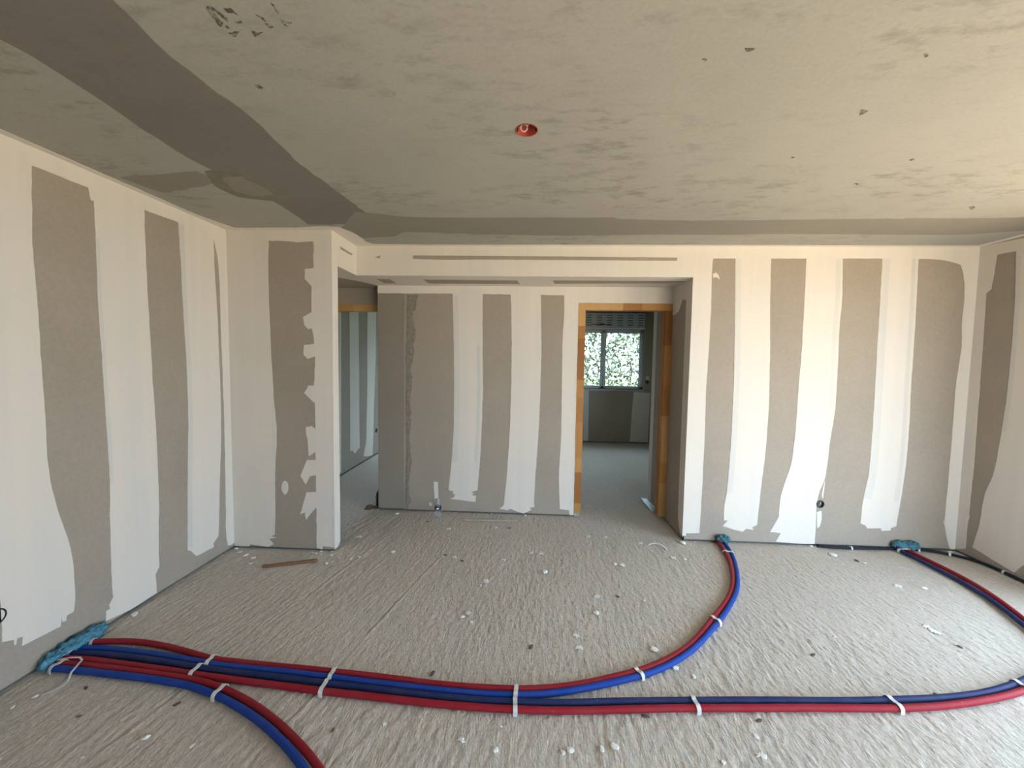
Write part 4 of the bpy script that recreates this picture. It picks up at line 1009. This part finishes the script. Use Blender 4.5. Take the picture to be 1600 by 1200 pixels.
def clip(a, b, x, y, label):
    r = 0.0105 if a == 'black' else RP
    A = curve[a]
    i = int(np.hypot(A[:, 0] - x, A[:, 1] - y).argmin())
    pa_ = A[i]
    tng = A[min(i + 2, len(A) - 1)] - A[max(i - 2, 0)]; tng = tng / np.hypot(*tng)
    prof = []
    g = 0.0030
    if b:
        B = curve[b]
        pb_ = B[int(np.hypot(B[:, 0] - pa_[0], B[:, 1] - pa_[1]).argmin())]
        dv = pb_ - pa_; dist = float(np.hypot(*dv)); sd = dv / dist
        tng = np.array([-sd[1], sd[0]])
    else:
        sd = np.array([-tng[1], tng[0]]); dist = 0.0
    zc = r + 0.0008
    R_ = r + g
    prof.append((-R_, 0.0))
    for t in np.linspace(180, 55 if b else 0, 9): prof.append((R_ * math.cos(math.radians(t)), zc + R_ * math.sin(math.radians(t))))
    if b:
        for t in np.linspace(125, 0, 9): prof.append((dist + R_ * math.cos(math.radians(t)), zc + R_ * math.sin(math.radians(t))))
    prof.append((dist + R_, 0.0))
    th = 0.0022; w = 0.0095 if b else 0.007
    bm = bmesh.new()
    rows = []
    npf = len(prof)
    for k, (s, z) in enumerate(prof):
        q0 = prof[max(k - 1, 0)]; q1 = prof[min(k + 1, npf - 1)]
        tx, tz = q1[0] - q0[0], q1[1] - q0[1]; ln = math.hypot(tx, tz) or 1
        nx, nz = -tz / ln, tx / ln
        row = []
        for (dt, off) in ((-w, 0), (w, 0), (w, th), (-w, th)):
            ss, zz = s + nx * off, max(0.0, z + nz * off)
            p_ = pa_ + sd * ss + tng * dt
            row.append(bm.verts.new((p_[0], p_[1], zz)))
        rows.append(row)
    for a_, b_ in zip(rows[:-1], rows[1:]):
        for k in range(4):
            bm.faces.new((a_[k], a_[(k + 1) % 4], b_[(k + 1) % 4], b_[k]))
    bm.faces.new(rows[0][::-1]); bm.faces.new(rows[-1])
    o = bm_obj('pipe_clip', bm, M['clip'])
    tag(o, label, 'clip', 'white clips on the pipes')
for (a, b, x, y), lab in zip(CLIP, CL_LABEL):
    clip(a, b, x, y, lab)

# crumpled packing where the pipes come out of the walls
def packing(name, c, half, mat, label, seed, sub=5):
    bm = bmesh.new()
    bmesh.ops.create_icosphere(bm, subdivisions=sub, radius=1.0)
    hx, hy, hz = half
    for v in bm.verts:
        q = v.co.copy()
        # boxy rounded lump
        p_ = Vector([math.copysign(abs(a) ** 0.62, a) for a in q])
        w = Vector((p_.x * hx, p_.y * hy, p_.z * hz))
        s = (w + Vector((seed, 0, 0))) * 34
        rid = 1 - abs(noise.noise(s)) * 2
        rid2 = 1 - abs(noise.noise(s * 2.3 + Vector((5, 1, 2)))) * 2
        dsp = (rid * 0.6 + rid2 * 0.45 - 0.5) * min(hx, hy, hz) * 0.95
        w += q * dsp
        v.co = w + Vector(c)
        if v.co.z < 0.0: v.co.z = 0.0
    o = bm_obj(name, bm, M[mat], None, True)
    return tag(o, label, 'packing', 'crumpled blue packing at the pipe ends')
packing('pipe_packing', (XL + 0.034, 1.868, 0.034), (0.028, 0.150, 0.034), 'foam', 'long crumpled turquoise packing strip at the foot of the left wall', 3)
packing('pipe_packing', (1.655, YM - 0.030, 0.036), (0.046, 0.026, 0.034), 'foam_dull', 'round teal packing wad at the wall foot by the alcove corner', 8)
packing('pipe_packing', (3.15, YM - 0.028, 0.046), (0.105, 0.024, 0.032), 'foam_dull', 'long teal packing wad at the wall foot near the right corner', 15)

# ------------------------------------------------------------------ loose things on the floor
def ribbon(name, pts, w, th, mat):
    P_ = [Vector(q) for q in pts]
    bm = bmesh.new(); rows = []
    for i, q in enumerate(P_):
        t = (P_[min(i + 1, len(P_) - 1)] - P_[max(i - 1, 0)]).normalized()
        s = t.cross(Vector((0, 0, 1))).normalized(); n_ = s.cross(t)
        rows.append([bm.verts.new(q + s * a + n_ * b) for a, b in ((-w, 0), (w, 0), (w, th), (-w, th))])
    for a_, b_ in zip(rows[:-1], rows[1:]):
        for k in range(4):
            bm.faces.new((a_[k], a_[(k + 1) % 4], b_[(k + 1) % 4], b_[k]))
    bm.faces.new(rows[0][::-1]); bm.faces.new(rows[-1])
    return bm_obj(name, bm, mat)
tag(ribbon('loose_strap', [(-2.295, 1.762, 0.033), (-2.25, 1.778, 0.036), (-2.205, 1.785, 0.034), (-2.178, 1.772, 0.033), (-2.160, 1.735, 0.033), (-2.145, 1.700, 0.031), (-2.128, 1.668, 0.010), (-2.140, 1.640, 0.002), (-2.152, 1.620, 0.001), (-2.169, 1.600, 0.001)], 0.0042, 0.0015, M['clip']),
    'loose bent white plastic strap over the pipes by the turquoise packing', 'strap')

def stick(name, a, b, w0, w1, h, mat, label, cat, seed):
    a, b = Vector((a[0], a[1], 0)), Vector((b[0], b[1], 0))
    t = (b - a).normalized(); s = Vector((-t.y, t.x, 0))
    bm = bmesh.new(); rows = []; n_ = 14
    for i in range(n_ + 1):
        f = i / n_
        q = a.lerp(b, f)
        w = w0 + (w1 - w0) * f
        j = lambda k: 1 + 0.25 * noise.noise(Vector((f * 9 + seed, k * 3.3, seed)))
        e = 0.35 if i in (0, n_) else 1
        rows.append([bm.verts.new(q + s * (w * sa * j(k) * e) + Vector((0, 0, max(0, h * za * j(k + 7))))) for k, (sa, za) in enumerate(((-1, 0), (1, 0), (0.9, 0.7), (0.3, 1.0), (-0.6, 0.85)))])
    for a_, b_ in zip(rows[:-1], rows[1:]):
        for k in range(5):
            bm.faces.new((a_[k], a_[(k + 1) % 5], b_[(k + 1) % 5], b_[k]))
    bm.faces.new(rows[0][::-1]); bm.faces.new(rows[-1])
    return tag(bm_obj(name, bm, mat), label, cat)
stick('wooden_stick', (-1.935, 2.733), (-1.588, 2.855), 0.012, 0.017, 0.018, M['bark'], 'rust brown splintered stick in front of the partition', 'stick', 2)
stick('wood_strip', (-0.640, 3.715), (-0.030, 3.745), 0.013, 0.011, 0.012, M['greywood'], 'dusty flat wood strip lying along the alcove wall', 'strip', 9)

# water bottle
bt = tag(empty('water_bottle', (-0.882, 3.755, 0.0)), 'small clear plastic water bottle with a dark label by the alcove wall', 'bottle')
fb = lambda a, b, h: (a, b, h)
bm = bmesh.new()
lathe(bm, [(0.004, 0.006), (0.024, 0.0), (0.030, 0.004), (0.031, 0.02), (0.029, 0.03), (0.031, 0.04), (0.029, 0.05), (0.031, 0.06), (0.029, 0.07), (0.031, 0.08), (0.031, 0.118), (0.029, 0.130), (0.022, 0.150), (0.0135, 0.168), (0.0125, 0.180)], None, fb, 24)
bm_obj('bottle_body', bm, M['pet'], bt, True)
bm = bmesh.new()
lathe(bm, [(0.0315, 0.082), (0.0322, 0.084), (0.0322, 0.114), (0.0315, 0.116)], None, fb, 24)
lb = bm_obj('label', bm, M['tag_black'], bt, True)
bm = bmesh.new()
ang = [math.radians(-90 + 4 + q) for q in (-26, -17, -8, 0, 8, 17, 26)]
hh = [0.002, 0.006, 0.005, 0.009, 0.005, 0.006, 0.002]
lo = [bm.verts.new((0.0330 * math.cos(t), 0.0330 * math.sin(t), 0.099 - h_)) for t, h_ in zip(ang, hh)]
hi = [bm.verts.new((0.0330 * math.cos(t), 0.0330 * math.sin(t), 0.099 + h_)) for t, h_ in zip(ang, hh)]
for k in range(6): bm.faces.new((lo[k], lo[k + 1], hi[k + 1], hi[k]))
bm_obj('label_mark', bm, M['tag_white'], lb)
bm = bmesh.new()
lathe(bm, [(0.0145, 0.178), (0.0145, 0.194), (0.0125, 0.196), (0.001, 0.196)], None, fb, 18)
bm_obj('cap', bm, M['pet'], bt, True)

# black canister peeping out behind the alcove wall end, with a low brown mound by it
cn = tag(empty('black_canister', (-1.560, 4.022, 0.0)), 'black canister with a steel stud for its glint, half hidden behind the alcove wall end', 'canister')
bm = bmesh.new()
lathe(bm, [(0.005, 0.002), (0.034, 0.002), (0.036, 0.008), (0.036, 0.12), (0.030, 0.145), (0.016, 0.160), (0.016, 0.175), (0.001, 0.177)], None, fb, 24)
bm_obj('canister_body', bm, M['blackpl'], cn, True)
bm = bmesh.new()
lathe(bm, [(0.010, 0.0), (0.010, 0.012), (0.007, 0.016), (0.001, 0.017)], None, lambda a, b, h: (-0.022 - h * 0.5, -0.027 - h * 0.6, 0.105 + b + 0 * a) if False else (-0.024 + a * 0.6 - h * 0.4, -0.026 - h * 0.9, 0.100 + b), 14)
bm_obj('glint_stud', bm, M['steel'], cn, True)  # stud added to stand for the bright highlight on the dark body
bm = bmesh.new()
for i in range(9):
    pass
n_ = 22
cv = bm.verts.new((-1.63, 3.97, 0.006))
ring1 = []; ring2 = []
for k in range(n_):
    t = 2 * math.pi * k / n_
    e = 1 + 0.25 * math.sin(3 * t + 1)
    ring1.append(bm.verts.new((-1.63 + 0.035 * e * math.cos(t), 3.97 + 0.04 * e * math.sin(t), 0.005)))
    ring2.append(bm.verts.new((-1.63 + 0.075 * e * math.cos(t), 3.97 + 0.075 * e * math.sin(t), -0.004)))
for k in range(n_):
    bm.faces.new((cv, ring1[k], ring1[(k + 1) % n_])); bm.faces.new((ring1[k], ring2[k], ring2[(k + 1) % n_], ring1[(k + 1) % n_]))
tag(bm_obj('low_mound', bm, M['patch'], None, True), 'low brown mound at the alcove wall end', 'patch', None, 'stuff')

# steel track lying along the return wall inside the door
bm = bmesh.new()
tx0, tx1, ty0, ty1 = XA - 0.078, XA - 0.006, 4.12, 4.50
add_box(bm, tx0, tx1, ty0, ty1, 0.0, 0.0015)
add_box(bm, tx0, tx0 + 0.0015, ty0, ty1, 0.0015, 0.014)
add_box(bm, tx1 - 0.0015, tx1, ty0, ty1, 0.0015, 0.014)
tag(bm_obj('steel_track', bm, M['steel']), 'shiny steel wall track lying on the floor inside the pine door frame', 'track')

# plaster crumbs, splashes and dark crumbs
def crumb_mesh(seed, flat):
    rr = random.Random(seed)
    bm = bmesh.new()
    bmesh.ops.create_icosphere(bm, subdivisions=2 if not flat else 1, radius=0.5)
    for v in bm.verts:
        k = 1 + 0.45 * noise.noise(v.co * 3.1 + Vector((seed * 7.7, 0, 0)))
        v.co *= k
        v.co.z *= 0.42
        v.co.x *= 1.1
    mz = min(v.co.z for v in bm.verts)
    for v in bm.verts: v.co.z = max(0, v.co.z - mz * 0.6)
    me = bpy.data.meshes.new('plaster_crumb')
    bmesh.ops.recalc_face_normals(bm, faces=bm.faces[:]); bm.to_mesh(me); bm.free()
    return me
def splash_mesh(seed):
    bm = bmesh.new(); n_ = 26
    c = bm.verts.new((0, 0, 0.06)); r1 = []; r2 = []
    for k in range(n_):
        t = 2 * math.pi * k / n_
        e = 0.12 + 0.75 * abs(noise.noise(Vector((math.cos(t) * 2.4 + seed * 5, math.sin(t) * 2.4, seed)))) + 0.35 * abs(noise.noise(Vector((math.cos(t) * 7 + seed, math.sin(t) * 7, 3))))
        r1.append(bm.verts.new((e * 0.8 * math.cos(t), e * 0.8 * math.sin(t), 0.05)))
        r2.append(bm.verts.new((e * math.cos(t), e * math.sin(t), -0.1)))
    for k in range(n_):
        bm.faces.new((c, r1[k], r1[(k + 1) % n_])); bm.faces.new((r1[k], r2[k], r2[(k + 1) % n_], r1[(k + 1) % n_]))
    me = bpy.data.meshes.new('plaster_splash')
    bmesh.ops.recalc_face_normals(bm, faces=bm.faces[:]); bm.to_mesh(me); bm.free()
    return me
CM = [crumb_mesh(i, False) for i in range(7)]
SM = [splash_mesh(i) for i in range(7)]
DM = [m.copy() for m in CM]
for m in CM: m.materials.append(M['plaster'])
for m in DM: m.materials.append(M['dirt'])
for m in SM: m.materials.append(M['splash'])
ORD = ['leftmost', 'second from the left', 'third from the left', 'fourth from the left', 'fifth from the left', 'sixth from the left', 'seventh from the left', 'eighth from the left', 'ninth from the left', 'tenth from the left', 'eleventh from the left', 'twelfth from the left', 'thirteenth from the left', 'fourteenth from the left', 'fifteenth from the left', 'sixteenth from the left']
def zone(x, y):
    A = curve['red2']; h_ = A[:int(len(A) * 0.55)]
    if y > 3.32: return 'at the alcove mouth'
    if x < -1.2 and y > 2.5: return 'round the rusty stick'
    if y < np.interp(x, h_[:, 0], h_[:, 1]) - 0.02 or x < -2.2: return 'in the foreground below the pipes'
    B = curve['red1']; k_ = B[int(B[:, 1].argmin()):]
    if x > np.interp(y, k_[:, 1], k_[:, 0]): return 'right of the curving pipe pair'
    if y > 2.35: return 'on the middle floor towards the alcove'
    return 'just above the pipe bundle'
KIND = {'w': ('plaster_crumb', CM, 'white plaster crumb', 'plaster crumb', 'white plaster crumbs on the floor'),
        'd': ('dark_crumb', DM, 'dark dirt crumb', 'dirt crumb', 'dark crumbs on the floor'),
        'f': ('plaster_splash', SM, 'flat pale plaster splash', 'plaster splash', 'dried plaster splashes on the floor')}
bins = {}
for i, (x, y, s, k) in enumerate(DEBRIS):
    nm, meshes, word, cat, grp = KIND[k]
    s = min(s, 0.05)
    o = bpy.data.objects.new(nm, meshes[i % 7]); COL.objects.link(o)
    if k == 'w':
        o.scale = (s, s * random.uniform(0.7, 1.1), s * random.uniform(0.7, 1.0)); z = -0.002
    elif k == 'd':
        o.scale = (s * 1.3, s * 0.7, s * 0.6); z = -0.002
    else:
        o.scale = (s * 1.3, s * 1.3, 0.03); z = -0.001
    o.location = (x, y, z); o.rotation_euler = (0, 0, random.uniform(0, 6.28))
    tag(o, word, cat, grp)
    bins.setdefault((k, zone(x, y)), []).append((x / y, o))
for (k, zn), lst in bins.items():
    lst.sort(key=lambda q: q[0])
    for j, (_, o) in enumerate(lst):
        w_ = KIND[k][2]
        o['label'] = ('the only %s %s' % (w_, zn)) if len(lst) == 1 else '%s %s, %s' % (w_, zn, ORD[min(j, 15)])

# a curl of dry plaster skin near the alcove corner
tag(ribbon('plaster_curl', [(1.06 + 0.075 * math.cos(t), 3.27 + 0.075 * math.sin(t), 0.001 + 0.010 * math.sin(t) ** 2) for t in np.linspace(-0.4, 2.4, 14)], 0.006, 0.003, M['plaster']), 'thin curved peel of dry plaster in front of the alcove corner', 'plaster peel')

# fine grit nobody could count
bm = bmesh.new()
rg = random.Random(5)
for i in range(900):
    x = rg.uniform(XL + 0.05, XR - 0.1); y = rg.uniform(1.3, 3.38)
    if y > 2.95 and x < XP + 0.05: continue
    s = rg.uniform(0.0012, 0.0034)
    ang = rg.uniform(0, 6.28); c_, s_ = math.cos(ang) * s, math.sin(ang) * s
    b4 = [bm.verts.new((x + c_, y + s_, -0.006)), bm.verts.new((x - s_, y + c_, -0.006)), bm.verts.new((x - c_, y - s_, -0.006)), bm.verts.new((x + s_, y - c_, -0.006))]
    t_ = bm.verts.new((x + s * 0.2, y, s * 1.1 - 0.003))
    for k in range(4): bm.faces.new((b4[k], b4[(k + 1) % 4], t_))
tag(bm_obj('plaster_grit', bm, M['plaster']), 'fine white plaster grit strewn over the floor', 'grit', None, 'stuff')

# plaster blobs at wall feet
for i, (x, y, s, lab) in enumerate([(XP - 0.105, YP - 0.012, 0.022, 'white plaster blob at the foot of the partition behind the stick'), (XP - 0.02, YP - 0.010, 0.018, 'tiny white plaster blob at the outer corner of the partition'),
        (XL + 0.03, YP - 0.02, 0.03, 'white plaster blob in the corner of left wall and partition'), (2.395, YM - 0.014, 0.026, 'white plaster blob at the front wall left of the black conduit end'),
        (2.435, YM - 0.016, 0.020, 'small white plaster blob touching the black conduit end'), (3.50, YM - 0.03, 0.03, 'white plaster blob in the right-hand wall corner'),
        (XA + 0.10, YM - 0.010, 0.014, 'tiny white plaster blob at the alcove corner of the front wall'), (-0.04, YA - 0.013, 0.018, 'white plaster blob at the foot of the alcove wall')]):
    o = bpy.data.objects.new('plaster_blob', CM[(i + 3) % 7]); COL.objects.link(o)
    o.scale = (s, s * 0.6, s * 1.2); o.location = (x, y, -0.003)
    tag(o, lab, 'plaster blob', 'plaster blobs at the wall feet')

# ------------------------------------------------------------------ outside
structure(box('ground', (-30, 30, -30, 40, -0.4, -0.12), M['lawn']), 'grass around the house')
structure(boxes('terrace', [(XR + 0.3, 11, -9, 4.4, -0.13, -0.08), (-8, XR + 0.3, -9, YR - 0.25, -0.13, -0.08)], M['ground']), 'unseen beige terrace added outside the openings to bounce warm light in')  # added out of view; its warm colour bounces into the main room
def hedge(x_0, x_1, y_0, y_1, z_1, n_, mat, seed):
    r_ = np.random.default_rng(seed)
    C = np.stack([r_.uniform(x_0, x_1, n_), r_.uniform(y_0, y_1, n_), r_.uniform(-0.1, z_1, n_)], 1)
    d1 = r_.normal(size=(n_, 3)); d1 /= np.linalg.norm(d1, axis=1)[:, None]
    d2 = np.cross(d1, r_.normal(size=(n_, 3))); d2 /= np.linalg.norm(d2, axis=1)[:, None]
    nn = np.cross(d1, d2)
    L = r_.uniform(0.05, 0.10, n_)[:, None]; W = L * 0.34
    V = np.stack([C - d1 * L, C - d2 * W + nn * W * 0.3, C + d1 * L, C + d2 * W + nn * W * 0.3], 1).reshape(-1, 3)
    i = np.arange(n_)[:, None] * 4
    F = np.concatenate([i + np.array([[0, 1, 2]]), i + np.array([[0, 2, 3]])])
    me = bpy.data.meshes.new('hedge_foliage')
    me.from_pydata(V.tolist(), [], F.tolist())
    return me, mat
hg = tag(empty('hedge', (1.2, 9.9, 0)), 'dense sunlit green hedge outside the far window', 'hedge', None, 'stuff')
hg.location = (0, 0, 0)
for mt, sd, n_ in (('leaf', 1, 8000), ('leaf2', 2, 8000)):
    me, _ = hedge(-1.2, 6.5, 11.0, 11.8, 2.8, n_, mt, sd)
    link('foliage', me, M[mt], hg)['kind'] = 'stuff'
bm = bmesh.new()
for k in range(24):
    x = -1.0 + k * 0.31
    tube(bm, [(x, 11.5, -0.15), (x + 0.1, 11.45, 1.3), (x - 0.05, 11.55, 2.0), (x + 0.1, 11.5, 2.7)], [0.03, 0.024, 0.018, 0.01], 6)
bm_obj('stems', bm, M['stem'], hg)['kind'] = 'stuff'
